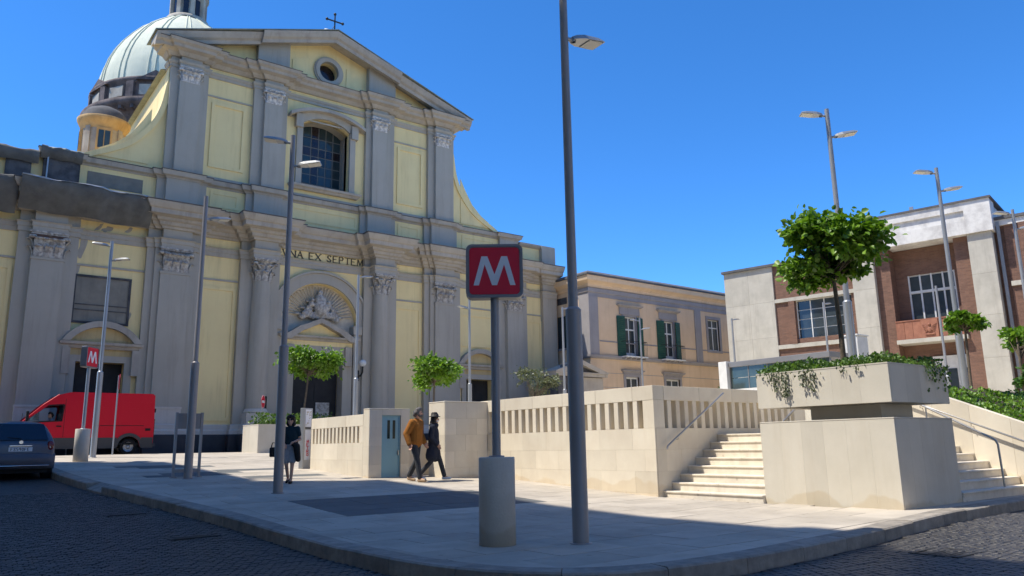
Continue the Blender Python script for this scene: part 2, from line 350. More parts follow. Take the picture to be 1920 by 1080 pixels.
# ---------------------------------------------------------------- terrain height (the square climbs gently to the church)
def ipl(x, xs, ys):
    if x <= xs[0]: return ys[0]
    for i in range(len(xs)-1):
        if x <= xs[i+1]: return ys[i]+(ys[i+1]-ys[i])*(x-xs[i])/(xs[i+1]-xs[i])
    return ys[-1]
def cl(v, a_, b_): return max(a_, min(b_, v))
def zp(x, y):   # top of the paving
    return ipl(y, [9, 11, 15.6, 30, 32.5], [.25, .31, .53, 1.22, 1.30])+.02*cl(x-9.5, 0, 3)*cl((11-y)/2.3, 0, 1)
def zr(x, y): return zp(x, y)-.15+.15*cl((y-30)/3.5, 0, 1)*.8
ZT = 1.565     # upper terrace
# ================================================================ the setting: road, paving, kerb, terrace
def sheet(name, m, xs, ys, zf):
    v = [(x, y, zf(x, y)) for y in ys for x in xs]; n = len(xs)
    f = [(j*n+i, j*n+i+1, (j+1)*n+i+1, (j+1)*n+i) for j in range(len(ys)-1) for i in range(n-1)]
    return MB().add(v, f).build(name, m)
xs = [-400, -150, -60, -20, -10, -5, 0, 3, 6, 9, 9.5, 10.5, 11.5, 12.5, 15, 20, 40, 80, 160, 500]
ys = [-400, -100, -40, -10, 0, 4, 7, 8.7, 9, 10, 11, 13, 15.6, 20, 25, 30, 31, 32.5, 33.5, 40, 80, 200, 900]
struct(sheet('road', 'road', xs, ys, lambda x, y: zr(x, y)-.02))

def catmull(p, k=6):
    out = []
    for i in range(len(p)-1):
        p0, p1, p2, p3 = p[max(i-1, 0)], p[i], p[i+1], p[min(i+2, len(p)-1)]
        for j in range(k):
            t = j/k
            out.append(tuple(.5*(2*p1[q]+(p2[q]-p0[q])*t+(2*p0[q]-5*p1[q]+4*p2[q]-p3[q])*t*t+(3*p1[q]-p0[q]-3*p2[q]+p3[q])*t**3) for q in (0, 1)))
    return out+[p[-1]]
KP = catmull([(2.6, 33), (2.72, 27), (2.85, 22.6), (3.15, 19), (3.9, 12.9), (4.06, 9), (4.1, 7.4), (4.33, 6.3), (4.8, 5.6), (5.6, 5.2), (6.9, 5.1), (9.3, 5.3), (12, 5.53), (16, 5.75), (22, 6), (34, 6.4)], 8)
def offset(path, d):
    out = []
    for i in range(len(path)):
        p0, p1 = Vector(path[max(i-1, 0)]), Vector(path[min(i+1, len(path)-1)]); t = (p1-p0).normalized()
        out.append((path[i][0]-t.y*d, path[i][1]+t.x*d))
    return out
KI = offset(KP, .3)
# resample the kerb into stones about a metre long
def arclen(p):
    s_ = [0]
    for i in range(1, len(p)): s_.append(s_[-1]+math.dist(p[i], p[i-1]))
    return s_
AL = arclen(KP)
def atlen(path, s_):
    s_ = cl(s_, 0, AL[-1]-1e-6)
    for i in range(len(AL)-1):
        if s_ <= AL[i+1]:
            t = (s_-AL[i])/(AL[i+1]-AL[i]); return (path[i][0]+(path[i+1][0]-path[i][0])*t, path[i][1]+(path[i+1][1]-path[i][1])*t)
kerb = bpy.data.objects.new('kerb', None); COL.objects.link(kerb); struct(kerb)
q = 0.
rk = random.Random(3)
while q < AL[-1]-.5:
    L_ = rk.uniform(.85, 1.15); e = min(q+L_-.008, AL[-1])
    cs = [q+(e-q)*i/3 for i in range(4)]
    mid = atlen(KP, (q+e)/2)
    drop = .115 if (mid[0] < 4 and 19.1 < mid[1] < 20.2) else 0
    if mid[1] > 29: drop = .1*cl((mid[1]-29)/3, 0, 1)+.02
    out = [atlen(KP, t) for t in cs]; inn = [atlen(KI, t) for t in cs]; vs = []; dz = rk.uniform(-.006, .006)-drop
    for o_, i_ in zip(out, inn):
        zt = zp(*o_)+dz; zi = zp(*i_)+.002
        ch = (o_[0]*.93+i_[0]*.07, o_[1]*.93+i_[1]*.07)
        vs += [(o_[0], o_[1], zp(*o_)-.25), (o_[0], o_[1], zt-.018), (ch[0], ch[1], zt), (i_[0], i_[1], zi), (i_[0], i_[1], zi-.3)]
    fs = [(i*5+j, i*5+j+1, (i+1)*5+j+1, (i+1)*5+j) for i in range(3) for j in range(4)]+[(0, 1, 2, 3, 4), (15, 16, 17, 18, 19)]
    MB().add(vs, fs).build('kerb_stone', 'kerb', kerb)
    q += L_

# plaza paving: bed sheet inside the kerb plus separate slabs 4 mm and more proud of it
KB = offset(KP, .29)
PLZ = KB+[(34, 12), (34, 39.2), (2.9, 39.2)]
vs = [(p[0], p[1]) for p in PLZ]
def clip_poly(poly, x0, x1, y0, y1):
    def cut(P, ins, inter):
        o_ = []
        for i in range(len(P)):
            a_, b_ = P[i-1], P[i]
            if ins(b_):
                if not ins(a_): o_.append(inter(a_, b_))
                o_.append(b_)
            elif ins(a_): o_.append(inter(a_, b_))
        return o_
    def ix(v): return lambda a_, b_: (v, a_[1]+(b_[1]-a_[1])*(v-a_[0])/(b_[0]-a_[0]))
    def iy(v): return lambda a_, b_: (a_[0]+(b_[0]-a_[0])*(v-a_[1])/(b_[1]-a_[1]), v)
    for ins, it in ((lambda p: p[0] >= x0, ix(x0)), (lambda p: p[0] <= x1, ix(x1)), (lambda p: p[1] >= y0, iy(y0)), (lambda p: p[1] <= y1, iy(y1))):
        if poly: poly = cut(poly, ins, it)
    return poly
bed = MB()
for i in range(16):
    for j in range(35):
        x0, y0 = 2+i*2., 5+j*1.
        pl = clip_poly(PLZ, x0, x0+2, y0, y0+1)
        if len(pl) >= 3: bed.add([(p[0], p[1], zp(*p)-.014) for p in pl], [tuple(range(len(pl)))])
plaza = struct(bed.build('paving', 'slabjoint'))
SX, SY = 1.025, .645
def under(x, y):   # hidden below walls and terrace
    return (x > 12.5 and y > 11.3) or (x > 9.3 and 18.4 < y < 21.5) or (x > 13.3 and y > 21.5) or (x > 12.6 and 6.5 < y <= 11.3) or x > 19
rk = random.Random(5); slabs = []
for i in range(-3, 14):
    for j in range(-11, 42):
        off = 0 if 0 <= j < 4 else SX*(.5 if j % 2 else 0)
        x0, y0 = 5.5+i*SX+off, 11.62+j*SY
        if under(x0+SX/2, y0+SY/2) or y0 > 38.6: continue
        pl = clip_poly(PLZ, x0+.004, x0+SX-.004, y0+.004, y0+SY-.004)
        if len(pl) < 3: continue
        dark = (0 <= i < 4 and 0 <= j < 4) or (j in (14, 15) and i in (-1, 0)) or (j in (19, 20) and i in (-1, 0)) or (j in (12, 16) and 1 <= i <= 2)
        slabs.append((pl, dark, x0, y0))
slabs.sort(key=lambda t: math.hypot(t[2], t[3]))
rest = {False: MB(), True: MB()}
for k, (pl, dark, x0, y0) in enumerate(slabs):
    dz = rk.uniform(-.0015, .0015); tx, ty = rk.uniform(-.001, .001), rk.uniform(-.001, .001)
    n = len(pl); zt = lambda p: zp(*p)+dz+tx*(p[0]-x0)+ty*(p[1]-y0)
    v = [(p[0], p[1], zp(*p)-.02) for p in pl]+[(p[0], p[1], zt(p)) for p in pl]
    f = [tuple(range(n, 2*n))]+[(i, (i+1) % n, n+(i+1) % n, n+i) for i in range(n)]
    if k < 295: MB().add(v, f).build('paving_slab', 'slabdark' if dark else 'slab', plaza)
    else: rest[dark].add(v, f)
for d, mm in rest.items():
    if mm.v: tag(mm.build('paving_slabs', 'slabdark' if d else 'slab', plaza), None, None, kind='stuff')

# basalt cobbles
rk = random.Random(11)
def cobble_mesh(seed):
    r_ = random.Random(seed); h = []
    w, l = .05, .041
    cs = [(-w, -l), (w, -l), (w, l), (-w, l)]
    v = [(x+r_.uniform(-.005, .005), y+r_.uniform(-.005, .005), -.03) for x, y in cs]
    v += [(x*.98, y*.98, -.006) for x, y, _ in v]
    v += [(x*.84, y*.84, r_.uniform(-.0015, .002)) for x, y, _ in v[:4]]
    f = [(i, (i+1) % 4, 4+(i+1) % 4, 4+i) for i in range(4)]+[(4+i, 4+(i+1) % 4, 8+(i+1) % 4, 8+i) for i in range(4)]+[(8, 9, 10, 11)]
    mb = MB(); mb.add(v, f, True); me = mb.mesh('cobble'); me.materials.append(M['cobble']); return me, v, f
CM = [cobble_mesh(i) for i in range(6)]
road = bpy.data.objects['road']
KPs = KP
def kerbx(y): return min((abs(p[1]-y), p[0]) for p in KP if p[0] < 5)[1]
spots = []
def cobbles(x0, x1, y0, y1, ok):
    j = 0; y = y0
    while y < y1:
        x = x0+(j % 2)*.053
        while x < x1:
            px, py = x+rk.uniform(-.006, .006)+.03*math.sin(y*1.7), y+rk.uniform(-.006, .006)+.035*math.sin(x*1.3)
            if ok(px, py): spots.append((px, py, rk.uniform(-.12, .12), rk.randrange(6), rk.uniform(-.005, .003)))
            x += .106
        y += .088; j += 1
def kerby(x): return ipl(x, [4.1, 4.33, 4.8, 5.6, 6.9, 9.3, 12, 16, 22], [7.4, 6.3, 5.6, 5.2, 5.1, 5.3, 5.53, 5.75, 6])
kx = {}
def okl(x, y):
    k = round(y, 1)
    if k not in kx: kx[k] = kerbx(k)
    return x < kx[k]-.07
cobbles(-1.5, 4.3, 7.4, 19.5, okl)
cobbles(4.0, 14.5, 1.6, 7.4, lambda x, y: (y < kerby(x)-.07 if x >= 4.1 else True))
spots.sort(key=lambda t: math.hypot(t[0]-2, t[1]-2))
cmb_v = []; cmb_f = []
vis = [t for t in spots if .2 < math.atan2(t[0], t[1]) < 1.25]
first = set(id(t) for t in vis[:290])
for t in spots:
    x, y, rz, k, dz = t; z = zr(x, y)+dz
    if id(t) in first:
        o = bpy.data.objects.new('cobble', CM[k][0]); COL.objects.link(o); o.parent = road; o.location = (x, y, z); o.rotation_euler = (0, 0, rz)
    else:
        n = len(cmb_v); c_, s_ = math.cos(rz), math.sin(rz)
        cmb_v += [(x+a_*c_-b_*s_, y+a_*s_+b_*c_, z+d_) for a_, b_, d_ in CM[k][1]]; cmb_f += [tuple(i+n for i in f) for f in CM[k][2]]
me = bpy.data.meshes.new('cobbles'); me.from_pydata(cmb_v, [], cmb_f)
tag(link('cobbles', me, 'cobble', road), None, None, kind='stuff')

# iron covers in the road, recessed frame and lid
def cover(x, y, w, l, rz, label):
    t = thing('manhole_cover', label, 'manhole cover', (x, y, zr(x, y)-.006), rz, 'iron covers in the road')
    mb = MB(); mb.prism([(-w/2, -l/2), (w/2, -l/2), (w/2, l/2), (-w/2, l/2)], -.03, .012, 'z', [[(-w/2+.05, -l/2+.05), (w/2-.05, -l/2+.05), (w/2-.05, l/2-.05), (-w/2+.05, l/2-.05)]])
    mb.build('frame', 'iron', t, local=True)
    mb = MB().box(-w/2+.06, w/2-.06, -l/2+.06, l/2-.06, -.03, .004)
    for i in range(5): mb.box(-w/2+.1, w/2-.1, -l/2+.1+i*(l-.25)/5, -l/2+.13+i*(l-.25)/5, .004, .01)
    mb.build('lid', 'iron', t, local=True)
cover(2.9, 15.0, .62, .45, .1, 'dark iron cover nearer the parked car, in the cobbled road')
cover(3.2, 11.9, .7, .5, .1, 'iron cover in the cobbles close to the kerb, nearer the viewer')
cover(9.6, 4.4, .7, .55, .0, 'iron cover in the road on the right at the shadow edge')

# terrace body
tb = MB(); tb.box(12.45, 70, 11.45, 21.6, -.5, ZT); tb.box(13.9, 70, 21.6, 31.0, -.5, ZT-.002); tb.box(14.5, 70, 31.0, 36.5, -.5, ZT-.004); tb.box(9.42, 12.45, 18.35, 21.6, -.5, ZT); tb.box(14.15, 17.6, 8.42, 11.45, -.5, ZT-.004); tb.box(17.6, 70, 8.6, 11.45, -.5, ZT-.004)
# (x between 12.45 and 13.2 beyond y=21.6 stays open square)
struct(tb.build('terrace', 'terrace'))

# ================================================================ limestone walls with slotted parapets
def panel(parent, name, m, p0, p1, nrm, th, z0, z1, bev=.002):
    a_ = (p0[0], p0[1]); b_ = (p1[0], p1[1]); c_ = (p1[0]-nrm[0]*th, p1[1]-nrm[1]*th); d_ = (p0[0]-nrm[0]*th, p0[1]-nrm[1]*th)
    return MB().quadbox([a_, b_, c_, d_], z0, z1).build(name, m, parent, bevel=bev)
def clad(parent, P, d, nrm, L, z0, z1, course, length, m, seed=0, th=.03, name='stone_panel'):
    r_ = random.Random(seed); z = z1; row = 0
    while z > z0+.03:
        lo = max(z-course, z0); s_ = -(length*.5 if row % 2 else 0)*1.0; row += 1
        while s_ < L-.02:
            a_, b_ = max(s_, 0), min(s_+length*r_.uniform(.9, 1.1), L); s_ = b_ if b_ > 0 else s_+length
            if b_-a_ < .03: continue
            pr = r_.uniform(0, .002)
            p0 = (P[0]+d[0]*(a_+.001)+nrm[0]*pr, P[1]+d[1]*(a_+.001)+nrm[1]*pr); p1 = (P[0]+d[0]*(b_-.001)+nrm[0]*pr, P[1]+d[1]*(b_-.001)+nrm[1]*pr)
            panel(parent, name, m, p0, p1, nrm, th, lo+.001, z-.001)
        z = lo
def slotwall(parent, P, d, nrm, L, zb, zs0, zs1, zt, thick, pitch, slot, start, end, m, seed):
    # core below the slots, mullions between the slots, coping above
    q_ = lambda a_, w: (P[0]+d[0]*a_-nrm[0]*w, P[1]+d[1]*a_-nrm[1]*w)
    MB().quadbox([q_(0, .032), q_(L, .032), q_(L, thick), q_(0, thick)], zb, zs0-.002).build('wall_core', 'joint', parent)
    clad(parent, P, d, nrm, L, zb, zs0, .44, .95, m, seed)
    s_ = 0; n = int((end-start)/pitch); edges = []
    if start > .02: edges.append((0, start))
    for i in range(n):
        edges.append((start+i*pitch+slot, min(start+(i+1)*pitch, L) if i < n-1 else L))
    for a_, b_ in edges:
        MB().quadbox([q_(a_, 0), q_(b_, 0), q_(b_, thick), q_(a_, thick)], zs0, zs1).build('mullion' if b_-a_ < .3 else 'pier', m, parent, bevel=.004)
    s_ = 0
    while s_ < L-.05:
        e_ = min(s_+1.15, L)
        if L-e_ < .3: e_ = L
        MB().quadbox([q_(s_+.002, -.004), q_(e_-.002, -.004), q_(e_-.002, thick+.004), q_(s_+.002, thick+.004)], zs1+.002, zt).build('coping_stone', m, parent, bevel=.006)
        s_ = e_
wl = thing('parapet_wall', 'long sunlit limestone parapet wall with vertical slots beside the big stairs', 'wall', (12.1, 14, .3))
slotwall(wl, (12.1, 17.45), (0, -1), (-1, 0), 6.35, .2, 1.70, 2.28, 2.585, .32, .288, .16, .12, 6.2, 'limestone', 1)
clad(wl, (12.132, 11.096), (1, 0), (0, -1), .291, .2, 1.70, .44, .95, 'limestone', 21, th=.02)
wr_ = thing('parapet_wall', 'shaded limestone parapet wall with slots running along the steps behind the handrail', 'wall', (14, 11.1, .3))
slotwall(wr_, (12.425, 11.1), (1, 0), (0, -1), 5.2, .2, 1.70, 2.28, 2.583, .32, .272, .15, -.05, 5.0, 'limestone', 2)
w2 = thing('parapet_wall', 'lower slotted limestone wall between the white totem and the blue door', 'wall', (9.05, 20, .8))
slotwall(w2, (9.05, 21.7), (0, -1), (-1, 0), 3.365, .5, 1.53, 1.95, 2.25, .3, .24, .12, .13, 3.3, 'limestone', 3)
bk = thing('door_kiosk', 'limestone block holding the blue door', 'kiosk', (9.6, 18.5, .6))
clad(bk, (9.05, 18.0), (1, 0), (0, -1), .36, .5, 2.36, .46, .9, 'limestone', 4)
clad(bk, (9.96, 18.0), (1, 0), (0, -1), .26, .5, 2.36, .46, .9, 'limestone', 5)
MB().quadbox([(9.412, 18.0), (9.958, 18.0), (9.958, 18.03), (9.412, 18.03)], 2.22, 2.36).build('lintel', 'limestone', bk)
clad(bk, (9.05, 18.33), (0, -1), (-1, 0), .3, .5, 2.36, .46, .9, 'limestone', 6)
MB().prism([(9.082, .4), (9.41, .4), (9.41, 2.22), (9.96, 2.22), (9.96, .4), (10.2, .4), (10.2, 2.35), (9.082, 2.35)], 18.032, 18.33, 'y').build('core', 'joint', bk)
bx('cap', 'limestone', bk, 9.045, 10.225, 17.995, 18.335, 2.362, 2.39, bevel=.006)
dr = bx('door', 'bluedoor', bk, 9.415, 9.955, 18.05, 18.1, .62, 2.218)
for x in (9.59, 9.745): bx('window', 'doorglass', dr, x, x+.075, 18.044, 18.06, 1.62, 2.09)
MB().prism([(9.418, .63), (9.952, .63), (9.952, 2.215), (9.418, 2.215)], 18.03, 18.052, 'y', [[(9.445, .66), (9.925, .66), (9.925, 2.185), (9.445, 2.185)]]).build('frame', 'bluedoor', dr)
bx('handle', 'steel', dr, 9.89, 9.905, 18.0, 18.05, 1.2, 1.32)
st = thing('stone_pier', 'shaded tan limestone pier just right of the walking couple', 'pier', (11.4, 17.4, .6))
bx('core', 'joint', st, 10.785, 12.07, 17.135, 17.9, .3, 2.53)
clad(st, (10.753, 17.1), (1, 0), (0, -1), 1.345, .45, 2.53, .42, .7, 'limestone', 7)
clad(st, (10.753, 17.9), (0, -1), (-1, 0), .765, .45, 2.53, .42, .9, 'limestone', 8)
bx('cap', 'limestone', st, 10.745, 12.098, 17.09, 17.91, 2.532, 2.56, bevel=.006)
ew = thing('entrance_wall', 'low limestone wall behind the walking couple', 'wall', (10.5, 19.3, .6))
bx('core', 'joint', ew, 10.23, 10.98, 19.36, 19.6, .4, 1.75)
clad(ew, (10.23, 19.33), (1, 0), (0, -1), .74, .5, 1.75, .42, .7, 'limestone', 9)

# planter with the first round-headed tree
pa = thing('stone_planter', 'low sunlit limestone planter in front of the church door', 'planter', (12, 32, 1.3))
bx('core', 'joint', pa, 10.83, 14.4, 31.33, 33.2, 1.1, 2.38)
clad(pa, (10.8, 31.3), (1, 0), (0, -1), 3.6, 1.15, 2.38, 1.25, .9, 'limestone2', 10)
clad(pa, (10.8, 33.2), (0, -1), (-1, 0), 1.87, 1.15, 2.38, 1.25, .9, 'limestone2', 11)
MB().prism([(10.79, 31.29), (14.41, 31.29), (14.41, 33.21), (10.79, 33.21)], 2.382, 2.41, 'z', [[(10.95, 31.45), (14.25, 31.45), (14.25, 33.05), (10.95, 33.05)]]).build('coping', 'limestone2', pa)
bx('soil', 'soil', pa, 10.955, 14.245, 31.455, 33.045, 2.37, 2.395)

# ================================================================ main stairs
sc = thing('staircase', 'sunlit limestone steps climbing between the slotted wall and the big planter', 'stairs', (13, 10, .3))
for k in range(8):
    x0 = 12.28+.262*k; zt = .43+.162*k
    e = bx('step', 'step', sc, x0, x0+.29, 8.73, 11.095, max(.1, zt-.3), zt-.034)
    for a_, b_ in ((8.732, 9.9), (9.904, 11.093)):
        MB().box(x0-.02, x0+.262, a_, b_, zt-.032, zt).build('tread', 'step', e, bevel=.006)
def rail(mb, path, r_=.021): mb.tube(path, r_, 10)
hr = thing('handrail', 'steel handrail sloping up the shaded slotted wall', 'handrail', (12.4, 11, 1.3))
mb = MB(); rail(mb, [(12.33, 11.0, 1.27), (12.36, 11.0, 1.33), (14.3, 11.0, 2.47)]); mb.build('rail', 'steel', hr)
for x in (12.7, 13.9): MB().tube([(x, 11.0, 1.53+(x-12.7)*.588-.02), (x, 11.0, 1.47+(x-12.7)*.588), (x, 11.1, 1.46+(x-12.7)*.588)], .008, 6).build('bracket', 'steel', hr)
hr2 = thing('handrail', 'short steel handrail seen through the gap of the big planter', 'handrail', (14, 8.95, 1.5))
mb = MB(); rail(mb, [(13.2, 8.8, 1.75), (14.6, 8.8, 2.55)]); mb.build('rail', 'steel', hr2)
for x in (13.4, 14.4): MB().tube([(x, 8.8, .9 if x < 14 else ZT), (x, 8.8, 1.75+(x-13.2)*.571)], .016, 8).build('post', 'steel', hr2)

# right-hand flight
sr = thing('staircase', 'narrow limestone steps on the right of the big planter', 'stairs', (16, 7, .3))
for k in range(8):
    y0 = 6.21+.266*k; zt = .47+.151*k
    e = bx('step', 'step', sr, 14.39, 17.6, y0, y0+.3, max(.05, zt-.32), zt-.034)
    for a_, b_ in ((14.392, 16.0), (16.004, 17.598)):
        MB().box(a_, b_, y0-.02, y0+.266, zt-.032, zt).build('tread', 'step', e, bevel=.006)
hr3 = thing('handrail', 'free-standing steel handrail on the narrow right-hand steps', 'handrail', (16.4, 6.3, .47))
mb = MB(); rail(mb, [(16.45, 6.32, .47), (16.45, 6.34, 1.26), (16.45, 6.37, 1.33), (16.45, 6.43, 1.375), (16.45, 8.3, 2.42)]); mb.build('rail', 'steel', hr3)
for y, z in ((7.6, 1.23), (8.25, ZT)): MB().tube([(16.45, y, z), (16.45, y, 1.375+(y-6.43)*.559)], .016, 8).build('post', 'steel', hr3)
pw = thing('sloping_wall', 'limestone wall sloping down beside the right-hand steps below the flower bed', 'wall', (17.7, 7, .3))
top = lambda y: 1.66+.42*(y-6.25)
for i in range(4):
    y0, y1 = 5.75+i*.75, 5.75+(i+1)*.75-.004
    MB().prism([(y0, .05), (y1, .05), (y1, top(y1)), (y0, top(y0))], 17.6, 17.84, 'x').build('stone_panel', 'limestone', pw, bevel=.005)
hr4 = thing('handrail', 'steel handrail fixed along the sloping wall under the flower bed', 'handrail', (17.5, 7, 1.4))
mb = MB(); rail(mb, [(17.5, 5.8, 1.06), (17.5, 5.85, 1.13), (17.5, 8.5, 2.26)]); mb.build('rail', 'steel', hr4)
for y in (6.2, 7.2, 8.2): MB().tube([(17.5, y, 1.13+(y-5.85)*.4264), (17.5, y, 1.06+(y-5.85)*.4264), (17.6, y, 1.05+(y-5.85)*.4264)], .009, 6).build('bracket', 'steel', hr4)
fb = thing('flower_bed', 'sloping bed of low green plants above the right-hand wall', 'flower bed', (22, 7.2, 1.5))
MB().prism([(5.76, .05), (8.75, .05), (8.75, 2.62), (8.6, top(8.6)-.1), (5.76, top(5.76)-.1)], 17.845, 34, 'x').build('soil', 'soil', fb)

# ================================================================ big floating planter
bp_ = thing('stone_planter', 'big pale limestone planter with an overhanging upper box of trailing plants', 'planter', (13.4, 7.5, .3))
PX0, PX1, PY0, PY1 = 12.35, 14.385, 6.22, 8.725
def ring_panels(z0, z1, ny, nx, m, seed):
    r_ = random.Random(seed)
    for i in range(ny):
        a_, b_ = PY0+(PY1-PY0)*i/ny, PY0+(PY1-PY0)*(i+1)/ny
        panel(bp_, 'stone_panel', m, (PX0, a_+.0004), (PX0, b_-.0004), (-1, 0), .04, z0, z1, .0012)
    for i in range(nx):
        a_, b_ = PX0+.042+(PX1-PX0-.042)*i/nx, PX0+.042+(PX1-PX0-.042)*(i+1)/nx
        panel(bp_, 'stone_panel', m, (a_+.0004, PY0), (b_-.0004, PY0), (0, -1), .04, z0, z1, .0012)
ring_panels(.2, 1.715, 6, 5, 'limestone2', 1)
bx('core', 'joint', bp_, PX0+.045, PX1-.002, PY0+.045, PY1-.002, .1, 1.71)
bx('coping', 'limestone2', bp_, PX0-.004, PX1, PY0-.004, PY1, 1.717, 1.74, bevel=.005)
bx('neck', 'limestone2', bp_, PX0+.5, PX1-.45, PY0+.45, PY1-.75, 1.74, 1.985)
ring_panels(1.985, 2.6, 5, 4, 'limestone2', 2)
bx('upper_core', 'limestone2', bp_, PX0+.045, PX1-.002, PY0+.045, PY1-.002, 1.99, 2.55)
MB().prism([(PX0-.004, PY0-.004), (PX1, PY0-.004), (PX1, PY1), (PX0-.004, PY1)], 2.602, 2.625, 'z', [[(PX0+.1, PY0+.1), (PX1-.1, PY0+.1), (PX1-.1, PY1-.1), (PX0+.1, PY1-.1)]]).build('upper_coping', 'limestone2', bp_, bevel=.005)
bx('soil', 'soil', bp_, PX0+.105, PX1-.105, PY0+.105, PY1-.105, 2.552, 2.6)

# glazed canopy of the station entrance on the terrace, white slab and counter
gc = thing('glass_canopy', 'white framed glass canopy on the terrace behind the big planter', 'canopy', (21, 15, ZT))
bx('end_slab', 'white', gc, 20.8, 21.4, 15.8, 16.12, ZT, 3.98, bevel=.01)
bx('roof', 'signgrey', gc, 20.9, 24, 12.2, 15.8, 3.78, 3.95, bevel=.01)
bx('base_beam', 'white', gc, 20.9, 21.1, 12.2, 15.8, 2.9, 3.06)
for i in range(5):
    for k in range(2):
        bx('pane', 'gglass', gc, 20.96, 20.975, 12.25+i*.71, 12.25+(i+1)*.71-.02, 3.07+k*.36, 3.07+(k+1)*.36-.015)
for i in range(6): bx('post', 'signgrey', gc, 20.95, 21.02, 12.22+i*.71, 12.25+i*.71, 3.06, 3.78)
bx('plinth', 'travertine', gc, 21.0, 24, 12.2, 15.8, ZT, 2.9)
wb = thing('white_box', 'small white block standing behind the planter hedge', 'box', (22, 11.5, ZT))
bx('body', 'white', wb, 22, 22.6, 11.9, 12.4, ZT, 4.45, bevel=.02); bx('cap', 'white', wb, 21.97, 22.63, 11.87, 12.43, 4.452, 4.5, bevel=.01)
# ================================================================ the church
C = 16.95; YF = 40.
ch = thing('church', 'large baroque church with ochre walls and grey pilasters', 'church', (C, YF, 1.3))
def U(s): return C+s
def arc(cx, cz, r_, a0, a1, n=16): return [(cx+r_*math.cos(a0+(a1-a0)*i/n), cz+r_*math.sin(a0+(a1-a0)*i/n)) for i in range(n+1)]
def seg(x0, x1, z, rise, n=10):  # segmental arch from x0 to x1 springing at z
    w = (x1-x0)/2; rr = (w*w+rise*rise)/(2*rise); cx = (x0+x1)/2; cz = z+rise-rr; a_ = math.asin(w/rr)
    return [(cx+rr*math.sin(-a_+2*a_*i/n), cz+rr*math.cos(-a_+2*a_*i/n)) for i in range(n+1)]
PI = math.pi
# wall of the lower storey with the three door recesses
niche = [(U(-2.25), 1.25), (U(-2.25), 8.2)]+arc(C, 8.2, 2.25, PI, 0, 20)[1:-1]+[(U(2.25), 8.2), (U(2.25), 1.25)]
def rect(s0, s1, z0, z1): return [(U(s0), z0), (U(s1), z0), (U(s1), z1), (U(s0), z1)]
low = MB(); low.prism(rect(-17.1, 17.1, 1.0, 14.95), YF, YF+.7, 'y', [[(x, max(z, 1.2)) for x, z in niche], rect(-11.75, -9.7, 1.2, 5.5), rect(9.7, 11.75, 1.2, 5.5)])
low.build('lower_wall', 'yellow', ch)
bx('niche_wall', 'yellow', ch, U(-2.24), U(2.24), YF+.45, YF+.69, 6.6, 10.44)
bx('niche_side', 'grey', ch, U(-2.24), U(-1.42), YF+.45, YF+.69, 1.2, 6.6); bx('niche_side', 'grey', ch, U(1.42), U(2.24), YF+.45, YF+.69, 1.2, 6.6)
# flanks, aisles, nave and roof
bx('aisle', 'yellow', ch, U(-17.1), U(17.1), YF+1.0, 66, 1, 12.9); bx('nave', 'yellow', ch, U(-8.7), U(8.7), YF+1.4, 66, 12.9, 21.2)
for sg in (-1, 1):
    a_, b_ = sorted((sg*17.09, sg*16.6)); bx('flank', 'yellow', ch, U(a_), U(b_), YF+.701, YF+1.001, 1, 12.89); a_, b_ = sorted((sg*8.69, sg*8.2)); bx('flank', 'yellow', ch, U(a_), U(b_), YF+.601, YF+1.401, 12.9, 21.19)
MB().prism([(U(-9.0), 21.2), (U(9.0), 21.2), (U(0), 24.4)], YF+.8, 66, 'y').build('nave_roof', 'roofmetal', ch)
# upper wall with the window and oculus
wtop = seg(U(-1.45), U(1.45), 19.75, .5)
whole = [(U(-1.45), 16.05)]+wtop+[(U(1.45), 16.05)]
ocu = arc(C, 23.35, .62, 0, 2*PI, 24)[:-1]
upper = MB(); upper.prism([(U(-8.75), 14.9), (U(8.75), 14.9), (U(8.75), 22.3), (U(0), 25.1), (U(-8.75), 22.3)], YF+.02, YF+.6, 'y', [whole, ocu]); upper.build('upper_wall', 'yellow', ch)
# volutes
vc = [(8.6, 20.6), (8.76, 20.1), (8.95, 18.9), (9.25, 18.0), (9.75, 17.2), (10.4, 16.5), (11.2, 16.0), (11.85, 15.68), (12.3, 15.4), (12.3, 15.0)]
for sg in (-1, 1):
    pts = [(U(sg*8.6), 14.96)]+[(U(sg*x), z) for x, z in vc]
    MB().prism(pts, YF+.05, YF+.9, 'y').build('volute', 'yellow', ch)
    cv = catmull(vc[:-1], 5); inr = offset(cv, -.22); otr = offset(cv, .05)
    MB().prism([(U(sg*x), z) for x, z in otr]+[(U(sg*x), z) for x, z in inr[::-1]], YF-.08, YF+.95, 'y').build('volute_coping', 'yellow', ch)
    in_ = [(9.4, 15.6), (9.4, 18.6), (9.75, 17.9), (10.3, 17.0), (11.0, 16.35), (11.6, 16.0), (11.9, 15.6)]
    MB().prism([(U(sg*x), z-.05) for x, z in in_], YF-.0, YF+.06, 'y').build('volute_panel', 'yellow', ch)

